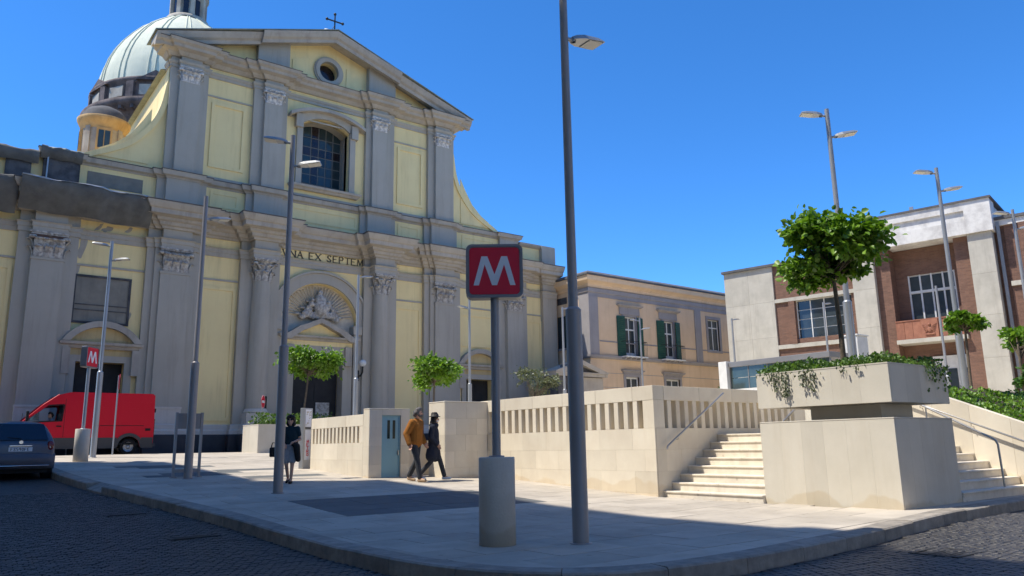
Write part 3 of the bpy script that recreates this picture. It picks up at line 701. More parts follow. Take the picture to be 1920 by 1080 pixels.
# plan path of a storey that breaks forward at the pilasters
def breaks(items, s0, s1):
    ev = sorted(set([s0, s1]+[cl(v, s0, s1) for s, hw, p in items for v in (s-hw, s+hw)]))
    path = []
    for a_, b_ in zip(ev[:-1], ev[1:]):
        m_ = (a_+b_)/2; o_ = max([p for s, hw, p in items if s-hw < m_ < s+hw]+[0])
        path += [(U(a_), YF-o_), (U(b_), YF-o_)]
    out = [path[0]]
    for p in path[1:]:
        if math.dist(p, out[-1]) > 1e-4: out.append(p)
    res = [out[0]]
    for i in range(1, len(out)-1):
        if abs((out[i][1]-out[i-1][1])+(out[i+1][1]-out[i][1])) < 1e-6 and abs(out[i][1]-out[i-1][1]) < 1e-6: continue
        res.append(out[i])
    return res+[out[-1]]
sym = lambda L_: [(sg*s, hw, p) for s, hw, p in L_ for sg in (-1, 1)]
LOW = sym([(13.3, 1.2, .26), (13.3, .64, .55), (7.85, 1.3, .26), (7.85, .95, .4), (7.85, .68, .58), (3.55, 1.05, .3), (3.5, .62, .98), (16.5, .6, .3)])
pl = breaks(LOW, -17.1, 17.1)
MB().sweep(pl, [(-.1, 11.25), (.06, 11.25), (.06, 11.45), (.1, 11.48), (.1, 11.64), (.18, 11.7), (-.1, 11.7)]).build('architrave', 'grey', ch)
CORN = [(-.1, 12.2), (.1, 12.2), (.14, 12.3), (.26, 12.36), (.3, 12.5), (.42, 12.56), (.45, 12.68), (.78, 12.76), (.8, 12.98), (.88, 13.03), (1.0, 13.24), (1.02, 13.33), (-.1, 13.36)]
MB().sweep(pl, CORN).build('cornice', 'greywarm', ch)
MB().sweep(pl, [(-.1, 13.362), (1.05, 13.34), (1.06, 13.375), (-.1, 13.4)]).build('cornice_flashing', 'slate', ch)
# dark stone base and pale plinth following the same breaks
pb = breaks(sym([(13.3, 1.3, .34), (13.3, .78, .66), (7.85, 1.4, .34), (7.85, .82, .7), (3.55, 1.15, .4), (3.5, .78, 1.12), (16.5, .7, .38)]), -17.1, 17.1)
def base_seg(name, m, prof):
    for a_, b_ in ((-17.1, -11.8), (-9.65, -2.3), (2.3, 9.65), (11.8, 17.1)):
        items = sym([(13.3, 1.3, .34), (13.3, .78, .66), (7.85, 1.4, .34), (7.85, .82, .7), (3.55, 1.15, .4), (3.5, .78, 1.12), (16.5, .7, .38)])
        MB().sweep(breaks(items, a_, b_), prof).build(name, m, ch)
base_seg('dark_base', 'darkbase', [(-.3, 1.0), (.12, 1.0), (.12, 2.12), (.08, 2.17), (-.3, 2.17)])
base_seg('plinth', 'greylight', [(-.3, 2.172), (.08, 2.172), (.08, 2.34), (.03, 2.42), (.03, 2.62), (.0, 2.66), (-.3, 2.66)])

# capitals
def capital(w, h, d, round_=False, rows=2):
    mb = MB(); k = 7 if round_ else 4
    if round_: mb.lathe([(w*.44, 0), (w*.44, h*.5), (w*.5, h*.8), (w*.62, h*.86)], n=16)
    else: mb.box(-w*.46, w*.46, -d, d*.3, 0, h*.86)
    def leaf(bx_, by_, nx, ny, z0, lh, lw):
        tx, ty = -ny, nx; prof = [(0, 0), (.03, .45), (.09, .8), (.2, .98), (.24, .84)]
        vs = []
        for i, (o_, t_) in enumerate(prof):
            wv = lw*(.5 if i < 3 else (.42 if i == 3 else .25))
            for sgn in (-1, 0, 1):
                oo = (o_+(.04 if sgn == 0 else 0))*w*.9
                vs.append((bx_+nx*oo+tx*wv*sgn, by_+ny*oo+ty*wv*sgn, z0+lh*t_))
        mb.add(vs, [(i*3+j, i*3+j+1, i*3+j+4, i*3+j+3) for i in range(4) for j in range(2)])
    for row in range(rows):
        z0 = h*(.02+.3*row); lh = h*.42
        if round_:
            for j in range(8):
                a_ = 2*PI*(j+.5*row)/8; leaf(w*.44*math.cos(a_), w*.44*math.sin(a_), math.cos(a_), math.sin(a_), z0, lh, w*.3)
        else:
            n = 3 if row == 0 else 4
            for j in range(n): leaf(-w*.46+w*.92*(j+.5)/n, -d, 0, -1, z0, lh, w*.26)
            for sg in (-1, 1): leaf(sg*w*.46, -d*.5, sg, 0, z0, lh, d*.8)
    for sg in (-1, 1):   # corner volutes and abacus
        for yy in ([-1, 1] if round_ else [-1]):
            mb.lathe([(1e-3, -.05*w), (.12*w, -.05*w), (.12*w, .05*w), (1e-3, .05*w)], (sg*w*.52, yy*(w*.5 if round_ else d+w*.04), h*.76), 10)
            mb.tube([(sg*w*.2, yy*(w*.45 if round_ else d), h*.5), (sg*w*.42, yy*(w*.5 if round_ else d+w*.06), h*.7), (sg*w*.55, yy*(w*.55 if round_ else d+w*.1), h*.8)], .05*w, 6)
    mb.ball((0, -(w*.58 if round_ else d+.04), h*.93), w*.1, 6)
    for i in range(2):
        e = w*(.58+.04*i); mb.box(-e, e, -(e if round_ else d+.08+.05*i), (e if round_ else d*.3), h*(.87+.065*i), h*(.93+.07*i))
    return mb
cap_low = capital(1.28, 1.18, .3).mesh('capital'); cap_col = capital(1.02, 1.18, .3, True).mesh('capital'); cap_up = capital(.96, .8, .22).mesh('capital')
# lower pilasters
for s, hw in ((13.3, .64), (7.85, .68)):
    for sg in (-1, 1):
        o = bx('pilaster', 'grey', ch, U(sg*s-hw), U(sg*s+hw), YF-.55, YF-.1, 3.37, 10.07)
        MB().box(U(sg*s-hw-.02), U(sg*s+hw+.02), YF-.57, YF-.1, 2.662, 3.37).build('pedestal', 'greylight', o)
        MB().box(U(sg*s-hw-.04), U(sg*s+hw+.04), YF-.6, YF-.1, 3.372, 3.47).build('base_moulding', 'greylight', o)
        MB().box(U(sg*s-hw-.03), U(sg*s+hw+.03), YF-.585, YF-.1, 9.95, 10.068).build('necking', 'grey', o)
        cp = link('capital', cap_low, 'capital', o); cp.location = (U(sg*s), YF-.25, 10.07)
        bh = 1.2 if s > 10 else 1.3
        bx('backing_pilaster', 'grey', ch, U(sg*s-bh), U(sg*s+bh), YF-.26, YF+.1, 2.662, 11.249)
        if s < 10: bx('backing_pilaster', 'grey', ch, U(sg*s-.95), U(sg*s+.95), YF-.4, YF-.2, 2.662, 11.248)
        MB().box(U(sg*s-hw), U(sg*s+hw), YF-.58, YF+.05, 11.702, 12.2).build('frieze_block', 'grey', o)
        MB().box(U(sg*s-bh), U(sg*s+bh), YF-.26, YF+.05, 11.7005, 12.202).build('frieze_backing', 'grey', o)
for sg in (-1, 1):
    s = 3.5
    o = MB().lathe([(.52, 3.4), (.52, 5.5), (.5, 8), (.45, 10.07)], (U(sg*s), YF-.45, 0), 28).build('column', 'grey', ch)
    MB().lathe([(.5, 3.2), (.6, 3.22), (.62, 3.3), (.56, 3.36), (.55, 3.42), (.5, 3.44)], (U(sg*s), YF-.45, 0), 28).build('column_base', 'greylight', o)
    MB().box(U(sg*s-.66), U(sg*s+.66), YF-1.1, YF-.1, 2.662, 3.2).build('pedestal', 'greylight', o)
    cp = link('capital', cap_col, 'capital', o); cp.location = (U(sg*s), YF-.45, 10.07)
    bx('backing_pilaster', 'grey', ch, U(sg*3.55-1.05), U(sg*3.55+1.05), YF-.3, YF+.1, 2.662, 11.249)
    MB().box(U(sg*s-.62), U(sg*s+.62), YF-.98, YF+.05, 11.702, 12.2).build('frieze_block', 'grey', o)
    MB().box(U(sg*3.55-1.05), U(sg*3.55+1.05), YF-.3, YF+.05, 11.7005, 12.202).build('frieze_backing', 'grey', o)
    bx('corner_pilaster', 'grey', ch, U(sg*16.5-.6), U(sg*16.5+.6), YF-.3, YF+.2, 2.662, 14.9)
# thin string band under the capitals, all along the bays
for a_, b_ in ((-15.9, -14.5), (-12.1, -9.15), (-6.55, -4.6), (4.6, 6.55), (9.15, 12.1), (14.5, 15.9)):
    bx('string_band', 'grey', ch, U(a_), U(b_), YF-.06, YF+.02, 9.98, 10.07)
# raised panels
def raised(s0, s1, z0, z1, m='yellow', n='wall_panel', y=YF, p=.05):
    MB().prism(rect(s0-.16, s1+.16, z0-.16, z1+.16), y-p, y+.03, 'y', [rect(s0, s1, z0, z1)]).build(n, m, ch)
for sg in (-1, 1):
    for s0, s1, z0, z1 in ((4.85, 6.3, 3.0, 9.5), (9.45, 11.8, 7.7, 9.5), (14.75, 15.75, 3.0, 9.5)):
        if sg < 0 and s0 == 9.45: continue
        raised(*sorted((sg*s0, sg*s1)), z0, z1)
    raised(*sorted((sg*4.85, sg*6.35)), 16.2, 19.55)
# boarded window on the left bay
wn = bx('boarded_window', 'boards', ch, U(-12.05), U(-9.75), YF-.03, YF+.05, 7.35, 9.5)
MB().prism(rect(-12.12, -9.68, 7.28, 9.57), YF-.08, YF, 'y', [rect(-12.02, -9.78, 7.38, 9.47)]).build('frame', 'grime', wn)
for z in (7.9, 8.15): MB().box(U(-12.0), U(-9.8), YF-.06, YF-.02, z, z+.04).build('board', 'grime', wn)
# inscription
GL = {'V': [((0, 1), (.5, 0)), ((.5, 0), (1, 1))], 'N': [((0, 0), (0, 1)), ((0, 1), (1, 0)), ((1, 0), (1, 1))], 'A': [((0, 0), (.5, 1)), ((.5, 1), (1, 0)), ((.2, .36), (.8, .36))],
 'E': [((0, 0), (0, 1)), ((0, 1), (.85, 1)), ((0, .52), (.7, .52)), ((0, 0), (.9, 0))], 'X': [((0, 0), (1, 1)), ((0, 1), (1, 0))],
 'S': [((.05, .15), (.3, 0)), ((.3, 0), (.75, .02)), ((.75, .02), (.9, .25)), ((.9, .25), (.15, .68)), ((.15, .68), (.25, .95)), ((.25, .95), (.7, 1)), ((.7, 1), (.9, .85))],
 'P': [((0, 0), (0, 1)), ((0, 1), (.7, 1)), ((.7, 1), (.9, .78)), ((.9, .78), (.7, .5)), ((.7, .5), (0, .5))], 'T': [((.5, 0), (.5, 1)), ((0, 1), (1, 1))],
 'M': [((0, 0), (.1, 1)), ((.1, 1), (.5, .1)), ((.5, .1), (.9, 1)), ((.9, 1), (1, 0))],
 'F': [((0, 0), (0, 1)), ((0, 1), (.9, 1)), ((0, .5), (.7, .5))], '5': [((.9, 1), (.1, 1)), ((.1, 1), (.1, .55)), ((.1, .55), (.7, .55)), ((.7, .55), (.9, .3)), ((.9, .3), (.6, 0)), ((.6, 0), (.05, .05))],
 '9': [((.9, .6), (.2, .5)), ((.2, .5), (.1, .8)), ((.1, .8), (.5, 1)), ((.5, 1), (.9, .8)), ((.9, .8), (.8, 0))], '0': [((.1, .2), (.1, .8)), ((.1, .8), (.5, 1)), ((.5, 1), (.9, .8)), ((.9, .8), (.9, .2)), ((.9, .2), (.5, 0)), ((.5, 0), (.1, .2))],
 'R': [((0, 0), (0, 1)), ((0, 1), (.7, 1)), ((.7, 1), (.9, .78)), ((.9, .78), (.7, .5)), ((.7, .5), (0, .5)), ((.4, .5), (.95, 0))], 'O': [((.1, .2), (.1, .8)), ((.1, .8), (.5, 1)), ((.5, 1), (.9, .8)), ((.9, .8), (.9, .2)), ((.9, .2), (.5, 0)), ((.5, 0), (.1, .2))]}
def glyph(chr_, w, h, st, th, serif=True):
    mb = MB()
    for (x0, z0), (x1, z1) in GL[chr_]:
        a_, b_ = Vector((x0*w, 0, z0*h)), Vector((x1*w, 0, z1*h)); d = b_-a_
        t_ = st*(.62 if abs(d.z) < .2*abs(d.x) or (chr_ in 'NMVAX' and d.x*d.z > 0) else 1)
        mb.obox((a_+b_)/2, (d.length+t_*.5, th, t_), ry=-math.atan2(d.z, d.x))
    if serif:
        ends = set(e for s_ in GL[chr_] for e in s_)
        for x, z in ends:
            if z in (0, 1) and chr_ in 'VNAEXPTM' and sum((x, z) in s_ for s_ in GL[chr_]) == 1:
                mb.box(x*w-st*1.05, x*w+st*1.05, -th/2-.001, th/2+.001, (0 if z == 0 else h)-st*.2, (0 if z == 0 else h)+st*.2)
    return mb
x = U(-2.28); adv = {' ': .3}
for c_ in 'VNA EX SEPTEM':
    if c_ == ' ': x += .27; continue
    w = .34 if c_ == 'M' else .26 if c_ in 'ESPT' else .3
    o = glyph(c_, w, .36, .058, .03).build('letter', 'letter', ch, local=True); o.location = (x-C, -.02-.0, 11.79-1.3)
    x += w+.115
# portal: archivolt, imposts, jambs, pediment, door
MB().prism(arc(C, 8.2, 2.82, PI, 0, 24)+arc(C, 8.2, 2.27, 0, PI, 24), YF-.14, YF+.1, 'y').build('archivolt', 'grey', ch)
MB().prism(arc(C, 8.2, 2.95, PI, 0, 24)+arc(C, 8.2, 2.825, 0, PI, 24), YF-.24, YF+.1, 'y').build('archivolt_rim', 'grey', ch)
for sg in (-1, 1):
    a_, b_ = sorted((sg*2.02, sg*2.49)); bx('jamb_pilaster', 'grey', ch, U(a_), U(b_), YF-.12, YF+.44, 1.3, 7.7)
    a_, b_ = sorted((sg*1.95, sg*2.49)); bx('impost', 'grey', ch, U(a_), U(b_), YF-.22, YF+.44, 7.702, 8.19)
    a_, b_ = sorted((sg*1.42, sg*1.98)); o = bx('door_jamb', 'grey', ch, U(a_), U(b_), YF-.05, YF+.44, 1.3, 6.95)
    MB().box(U(a_+.08), U(b_-.08), YF-.2, YF-.05, 5.9, 6.95).build('console', 'greywarm', o)
bx('door_lintel', 'grey', ch, U(-1.42), U(1.42), YF-.05, YF+.44, 6.47, 6.95)
bx('door_frieze', 'yellow', ch, U(-1.98), U(1.98), YF-.04, YF+.44, 6.952, 7.2)
MB().sweep([(U(-2.05), YF+.4), (U(-2.05), YF), (U(2.05), YF), (U(2.05), YF+.4)], [(-.1, 7.2), (.1, 7.2), (.16, 7.3), (.3, 7.36), (.32, 7.46), (-.1, 7.48)]).build('door_cornice', 'greywarm', ch)
mix = [(-2.35, 7.48), (-1.95, 7.5), (-1.6, 7.72), (-1.2, 7.98), (-.85, 8.1), (-.4, 8.3), (0, 8.45)]; mix = mix+[(-x, z) for x, z in mix[::-1][1:]]
inn = [(x*.88, z-.26) for x, z in mix]
MB().prism([(U(x), z) for x, z in mix]+[(U(x), z) for x, z in inn[::-1]], YF-.34, YF+.4, 'y').build('door_pediment', 'greywarm', ch)
MB().prism([(U(x*.86), max(7.481, z-.27)) for x, z in mix]+[(U(1.9), 7.48), (U(-1.9), 7.48)], YF+.02, YF+.4, 'y').build('pediment_field', 'yellow', ch)
dd = thing('x', None, None); bpy.data.objects.remove(dd)
door = bx('door', 'wood', ch, U(-1.41), U(1.41), YF+.72, YF+.8, 1.2, 6.46)
for i in range(2):
    for k in range(4): MB().box(U(-1.25+i*1.35), U(-.1+i*1.35), YF+.69, YF+.73, 1.45+k*1.25, 2.5+k*1.25).build('door_panel', 'wood', door)
MB().box(U(.2), U(1.0), YF+.66, YF+.69, 1.4, 3.9).build('wicket_panel', 'capital', door)
for sg in (-1, 1):
    dr_ = bx('side_door', 'wood', ch, U(sg*10.725-1.02), U(sg*10.725+1.02), YF+.5, YF+.6, 1.2, 5.49)
    for i in range(2):
        for k in range(3): MB().box(U(sg*10.725-.9+i*.93), U(sg*10.725-.03+i*.93), YF+.47, YF+.51, 1.5+k*1.3, 2.6+k*1.3).build('door_panel', 'wood', dr_)
    c0 = sg*10.725
    o = MB().prism([(U(c0-1.35), 1.3), (U(c0-1.02), 1.3), (U(c0-1.02), 5.5), (U(c0+1.02), 5.5), (U(c0+1.02), 1.3), (U(c0+1.35), 1.3), (U(c0+1.35), 5.8), (U(c0-1.35), 5.8)], YF-.1, YF+.1, 'y').build('side_door_frame', 'grey', ch)
    for s2 in (-1, 1): MB().box(U(c0+s2*1.45-.16), U(c0+s2*1.45+.16), YF-.3, YF-.01, 4.9, 6.1).build('console', 'greywarm', o)
    MB().box(U(c0-1.3), U(c0+1.3), YF-.07, YF+.02, 5.802, 6.1).build('side_door_frieze', 'yellowstain', o)
    MB().sweep([(U(c0-1.5), YF), (U(c0-1.5), YF-.12), (U(c0+1.5), YF-.12), (U(c0+1.5), YF)], [(-.1, 6.1), (.08, 6.1), (.14, 6.22), (.24, 6.28), (.26, 6.4), (-.1, 6.42)]).build('side_door_cornice', 'greywarm', ch)
    ar = seg(U(c0-1.68), U(c0+1.68), 6.42, .98, 16); ar2 = seg(U(c0-1.34), U(c0+1.34), 6.42, .7, 16)
    MB().prism(ar+ar2[::-1], YF-.36, YF+.02, 'y').build('arched_pediment', 'greywarm', ch)
    MB().prism(ar2, YF-.1, YF+.02, 'y').build('pediment_field', 'yellowstain', ch)
# tympanum with rays and the relief group
MB().prism([(U(-2.24), 7.5), (U(-2.24), 8.2)]+arc(C, 8.2, 2.24, PI, 0, 24)[1:-1]+[(U(2.24), 8.2), (U(2.24), 7.5)], YF+.36, YF+.45, 'y').build('tympanum', 'relief', ch)
for i in range(29):
    a_ = PI*(.03+.94*i/28); r0, r1 = .35, 2.18
    cz = 8.55; n_ = Vector((math.cos(a_), math.sin(a_))); t_ = Vector((-n_.y, n_.x))
    tip = n_*r1
    k = 1.0
    while (tip.x*k)**2+(cz+tip.y*k-8.2)**2 > 2.16**2: k *= .97
    tip *= k; base = n_*r0; w = .075*k
    P = lambda v, y: (U(v.x), y, cz+v.y)
    MB().add([P(base-t_*.01, YF+.36), P(base+t_*.01, YF+.36), P(tip+t_*w, YF+.36), P(tip-t_*w, YF+.36), P(base, YF+.3), P(tip, YF+.24)], [(0, 3, 5, 4), (1, 4, 5, 2), (3, 2, 5), (0, 4, 1)]).build('ray', 'relief', ch)
rg = MB(); rr_ = random.Random(4)
def blob(x, z, r_, y=.12, sx=1, sz=1): rg.ball((U(x), YF+.34-y, z), r_, 9, (sx, .8, sz))
blob(0, 9.95, .15, .3); blob(0, 9.55, .3, .22, .9, 1.2); blob(.05, 9.1, .42, .22, .9, 1.3); blob(.22, 9.6, .12, .36); blob(.2, 9.42, .16, .34)
for i in range(34):
    t_ = i/33; x = -1.0+2.0*t_; z = 8.5+.9*(1-abs(x))*rr_.random()+.05
    blob(x+rr_.uniform(-.08, .08), z, rr_.uniform(.1, .22), rr_.uniform(.08, .28), rr_.uniform(.7, 1.3), rr_.uniform(.7, 1.2))
for x, z in ((-.7, 9.1), (.75, 9.05), (-.45, 9.5), (.5, 9.45), (-.95, 8.75), (.98, 8.7)): blob(x, z, .11, .34); blob(x*1.05, z-.22, .17, .26, 1.1, .9); blob(x*1.3, z-.05, .13, .15, 1.8, .5)
o = rg.build('relief_group', 'capital', ch); md = o.modifiers.new('r', 'REMESH'); md.mode = 'VOXEL'; md.voxel_size = .035; md.use_smooth_shade = True
wl_ = thing('wall_lantern', 'white globe lantern on a dark bracket beside the church door', 'lantern', (U(2.3), YF-.1, 6))
MB().ball((U(2.3), YF-.75, 6.05), .2, 10).build('globe', 'white', wl_)
MB().tube([(U(2.3), YF-.1, 5.4), (U(2.3), YF-.5, 5.35), (U(2.3), YF-.75, 5.55), (U(2.3), YF-.75, 5.86)], .05, 8).build('bracket', 'iron', wl_)
MB().box(U(2.2), U(2.4), YF-.14, YF-.1, 5.1, 5.7).build('plate', 'iron', wl_)

# attic above the lower cornice
ATT = sym([(7.75, 1.2, .2), (7.75, .8, .42), (3.4, 1.15, .2), (3.35, .78, .42), (13.1, .75, .25)])
MB().sweep(breaks(ATT, -14.05, 14.05), [(-.3, 14.9), (.02, 14.9), (.06, 14.98), (.2, 15.04), (.24, 15.2), (.26, 15.26), (-.3, 15.28)]).build('attic_cornice', 'greywarm', ch)
MB().sweep(breaks(ATT, -14.05, 14.05), [(-.02, 15.281), (.28, 15.27), (.29, 15.295), (-.02, 15.31)]).build('attic_flashing', 'slate', ch)
for sg in (-1, 1):
    a_, b_ = sorted((sg*14.05, sg*17.1)); MB().sweep([(U(a_), YF), (U(b_), YF)], [(-.3, 14.7), (.05, 14.7), (.2, 14.82), (.24, 14.95), (-.3, 14.97)]).build('attic_cornice', 'greywarm', ch)
    for s, hw, p, bh in ((7.75, .8, .42, 1.2), (3.35, .78, .42, 1.15)):
        bx('pedestal', 'grey', ch, U(sg*s-hw), U(sg*s+hw), YF-p, YF, 13.3, 14.899); bx('pedestal_backing', 'grey', ch, U(sg*s-bh), U(sg*s+bh), YF-.2, YF+.01, 13.3, 14.898)
    bx('pedestal', 'grey' if sg > 0 else 'grime', ch, U(sg*13.1-.75), U(sg*13.1+.75), YF-.25, YF+.01, 13.3, 14.899)
    for s0, s1 in ((4.95, 6.15), (9.6, 11.9)):
        if sg < 0 and s0 > 9: continue
        raised(*sorted((sg*s0, sg*s1)), 14.05, 14.6, p=.04)
raised(-1.95, 1.95, 14.05, 14.6, p=.04)
bx('boarded_panel', 'boards', ch, U(-12.0), U(-9.55), YF-.03, YF+.02, 13.95, 14.65)
bx('grimy_pilaster', 'grime', ch, U(-15.3), U(-14.3), YF-.15, YF+.01, 13.3, 14.7)
# upper pilasters and entablature
UP = sym([(7.75, .95, .22), (7.75, .52, .45), (3.4, .95, .22), (3.3, .5, .45)])
pu = breaks(UP, -8.75, 8.75)
for sg in (-1, 1):
    for s, hw, sb in ((7.75, .52, 7.75), (3.3, .5, 3.4)):
        o = bx('pilaster', 'grey', ch, U(sg*s-hw), U(sg*s+hw), YF-.45, YF-.1, 15.281, 20.25)
        cp = link('capital', cap_up, 'capwhite', o); cp.location = (U(sg*s), YF-.24, 20.25)
        bx('backing_pilaster', 'grey', ch, U(sg*sb-.95), U(sg*sb+.95), YF-.22, YF+.03, 15.281, 21.05)
        MB().box(U(sg*s-hw), U(sg*s+hw), YF-.45, YF+.03, 21.352, 21.62).build('frieze_block', 'grey', o)
        MB().box(U(sg*sb-.95), U(sg*sb+.95), YF-.22, YF+.03, 21.351, 21.621).build('frieze_backing', 'grey', o)
MB().sweep([(U(-8.75), YF+.6)]+pu+[(U(8.75), YF+.6)], [(-.1, 21.05), (.05, 21.05), (.05, 21.2), (.1, 21.24), (.14, 21.35), (-.1, 21.35)]).build('architrave', 'grey', ch)
MB().sweep([(U(-8.75), YF+.6)]+pu+[(U(8.75), YF+.6)], [(-.1, 21.62), (.1, 21.62), (.2, 21.72), (.26, 21.8), (.52, 21.88), (.56, 22.02), (.7, 22.12), (.76, 22.26), (-.1, 22.28)]).build('cornice', 'greywarm', ch)
MB().sweep([(U(-8.75), YF+.6)]+pu+[(U(8.75), YF+.6)], [(-.05, 22.282), (.78, 22.264), (.79, 22.29), (-.05, 22.31)]).build('cornice_flashing', 'slate', ch)
for a_, b_ in ((-6.8, -4.35), (-2.45, 2.45), (4.35, 6.8)): bx('string_band', 'grey', ch, U(a_), U(b_), YF-.04, YF+.03, 19.98, 20.06)
bx('base_band', 'grey', ch, U(-8.75), U(8.75), YF-.07, YF+.03, 15.279, 15.5)
# raking cornices of the pediment (broken forward in the middle)
RK = [(-.5, 0), (.1, -.02), (.16, -.2), (.5, -.28), (.55, -.1), (.68, 0), (.78, .2), (.82, .32), (-.5, .36)]
def rake(p0, p1, off, name='raking_cornice'):
    vs = []
    for (s, z) in (p0, p1): vs += [(U(s), YF-off-p, z+dz) for p, dz in RK]
    m = len(RK)
    MB().add(vs, [(j, (j+1) % m, m+(j+1) % m, m+j) for j in range(m)]+[tuple(range(m)), tuple(range(m, 2*m))[::-1]]).build(name, 'greywarm', ch)
zr_ = lambda s: 22.05+(25.12-22.05)*(1-abs(s)/9.65)
for sg in (-1, 1):
    rake((sg*9.65, zr_(9.65)), (sg*4.3, zr_(4.3)), .22); rake((sg*4.3, zr_(4.3)), (0, zr_(0)), .46)
    MB().add([(U(sg*9.75), YF-1.06, 22.4), (U(0), YF-1.32, 25.5), (U(0), YF+1, 25.52), (U(sg*9.75), YF+1, 22.42), (U(sg*9.75), YF-1.06, 22.45), (U(0), YF-1.32, 25.55), (U(0), YF+1, 25.57), (U(sg*9.75), YF+1, 22.47)],
             [(0, 1, 2, 3), (4, 5, 6, 7), (0, 1, 5, 4), (3, 2, 6, 7), (0, 3, 7, 4)]).build('roof_flashing', 'roofmetal', ch)
    a_, b_ = sorted((sg*2.5, sg*4.3)); MB().prism([(U(a_), 22.27), (U(b_), 22.27), (U(b_), zr_(b_)), (U(a_), zr_(a_))], YF-.4, YF+.03, 'y').build('tympanum_pilaster', 'grey', ch)
    MB().prism([(U(sg*1.15), 22.6), (U(sg*2.2), 22.6), (U(sg*2.2), 23.55), (U(sg*1.15), 23.9)] , YF-.03, YF+.03, 'y').build('tympanum_panel', 'yellow', ch)
oc = MB(); oc.prism(arc(C, 23.35, .84, 0, 2*PI, 28)[:-1], YF-.16, YF+.1, 'y', [arc(C, 23.35, .6, 0, 2*PI, 28)[:-1]]); oc.prism(arc(C, 23.35, .92, 0, 2*PI, 28)[:-1], YF-.1, YF+.1, 'y', [arc(C, 23.35, .845, 0, 2*PI, 28)[:-1]])
o = oc.build('oculus_frame', 'grey', ch); MB().prism(arc(C, 23.35, .63, 0, 2*PI, 24)[:-1], YF+.5, YF+.55, 'y').build('oculus_glass', 'panedark', o)
# great window
WY = YF+1.15
for sg in (-1, 1): a_, b_ = sorted((sg*1.45, sg*1.75)); bx('window_reveal', 'grey', ch, U(a_), U(b_), YF+.3, WY+.1, 15.9, 20.3)
bx('window_sill_bed', 'grey', ch, U(-1.75), U(1.75), YF+.1, WY+.1, 15.7, 16.04)
MB().prism([(U(-1.75), 20.5)]+seg(U(-1.45), U(1.45), 19.75, .5)+[(U(1.75), 20.5), (U(1.75), 20.7), (U(-1.75), 20.7)], YF+.3, WY+.1, 'y').build('window_soffit', 'grey', ch)
win = bx('window', 'lead', ch, U(-1.46), U(1.46), WY+.06, WY+.08, 16.0, 20.3)
cols = [-1.45, -.95, -.42, .05, .5, .95, 1.45]; rows_ = [16.04, 16.62, 17.2, 17.78, 18.36, 18.9, 19.5, 20.26]
for i in range(6):
    for j in range(7):
        dk = i in (2,) or j in (4,)
        MB().box(U(cols[i]+.035), U(cols[i+1]-.035), WY+.03, WY+.065, rows_[j]+.035, rows_[j+1]-.035).build('pane', 'panedark' if dk else 'pane', win)
for sg in (-1, 1):
    fr = MB(); a_, b_ = sorted((sg*1.46, sg*1.8)); fr.box(U(a_), U(b_), YF-.16, YF+.3, 16.04, 20.0); a_, b_ = sorted((sg*1.5, sg*1.92)); fr.box(U(a_), U(b_), YF-.3, YF, 19.4, 20.2)
    fr.build('window_jamb', 'grey', ch)
hd = seg(U(-2.3), U(2.3), 20.15, .62, 16); hd2 = seg(U(-1.46), U(1.46), 19.76, .5, 16)
MB().prism([(U(-1.9), 19.9)]+seg(U(-1.9), U(1.9), 20.1, .5, 16)+[(U(1.9), 19.9)]+[(x, z) for x, z in hd2[::-1]], YF-.16, YF+.3, 'y').build('window_head', 'grey', ch)
MB().prism(hd+[(x, z-.2) for x, z in hd[::-1]], YF-.5, YF+.02, 'y').build('window_hood', 'greywarm', ch)
MB().sweep([(U(-1.95), YF), (U(-1.95), YF-.15), (U(1.95), YF-.15), (U(1.95), YF)], [(-.1, 15.72), (.05, 15.72), (.12, 15.82), (.22, 15.88), (.24, 16.0), (-.1, 16.02)]).build('window_sill', 'greywarm', ch)
# cross, siren
cr = MB(); z0 = 25.5; cy = YF-.6
cr.tube([(C+.05, cy, z0), (C+.05, cy, z0+1.35)], .045, 8); cr.tube([(C-.42, cy, z0+.92), (C+.52, cy, z0+.92)], .045, 8)
for p in ((C+.05, z0+1.38), (C-.45, z0+.92), (C+.55, z0+.92)): cr.ball((p[0], cy, p[1]), .09, 7)
cr.tube([(C-.28, cy, z0+.05), (C+.03, cy, z0+.62)], .015, 6); cr.build('cross', 'iron', ch)
MB().lathe([(.18, 0), (.2, .1), (.17, .22), (1e-3, .3)], (C-.45, cy, 25.47), 14).build('roof_dome_cap', 'white', ch)

# netting hung over the damaged cornice on the left
def net(name, s0, s1, edge, n=40, m='net', seed=0, bulge=0):
    r_ = random.Random(seed); vs = []; k = len(edge)
    for i in range(n+1):
        t_ = i/n; s = s0+(s1-s0)*t_
        wob = .035*math.sin(t_*9+seed)+.03*math.sin(t_*23)+.03*math.sin(t_*41+seed)
        ex = bulge*cl((-11.15-s)/.4, 0, 1)
        for j, (p, z) in enumerate(edge): vs.append((U(s), YF-p-ex*(1 if j else 0)-wob*(.4+.6*(j % 2))-.03*r_.random(), z+.03*math.sin(t_*14+j)*(j > 0)))
    return MB().add(vs, [(i*k+j, i*k+j+1, (i+1)*k+j+1, (i+1)*k+j) for i in range(n) for j in range(k-1)], True).build(name, m, ch)
net('cornice_netting', -14.7, -9.2, [(.2, 13.47), (1.32, 13.45), (1.38, 13.39), (1.36, 13.15), (1.25, 12.9), (1.0, 12.55), (.7, 12.25), (.5, 12.08)], 44, seed=1, bulge=.32)
net('netting_edge', -14.7, -9.3, [(1.34, 13.47), (1.41, 13.44), (1.41, 13.4)], 44, 'galv', 1, bulge=.32)
net('cornice_netting', -17.1, -14.75, [(.2, 13.45), (1.2, 13.46), (1.4, 13.34), (1.35, 13.0), (1.1, 12.5), (.6, 11.9)], 16, seed=2)
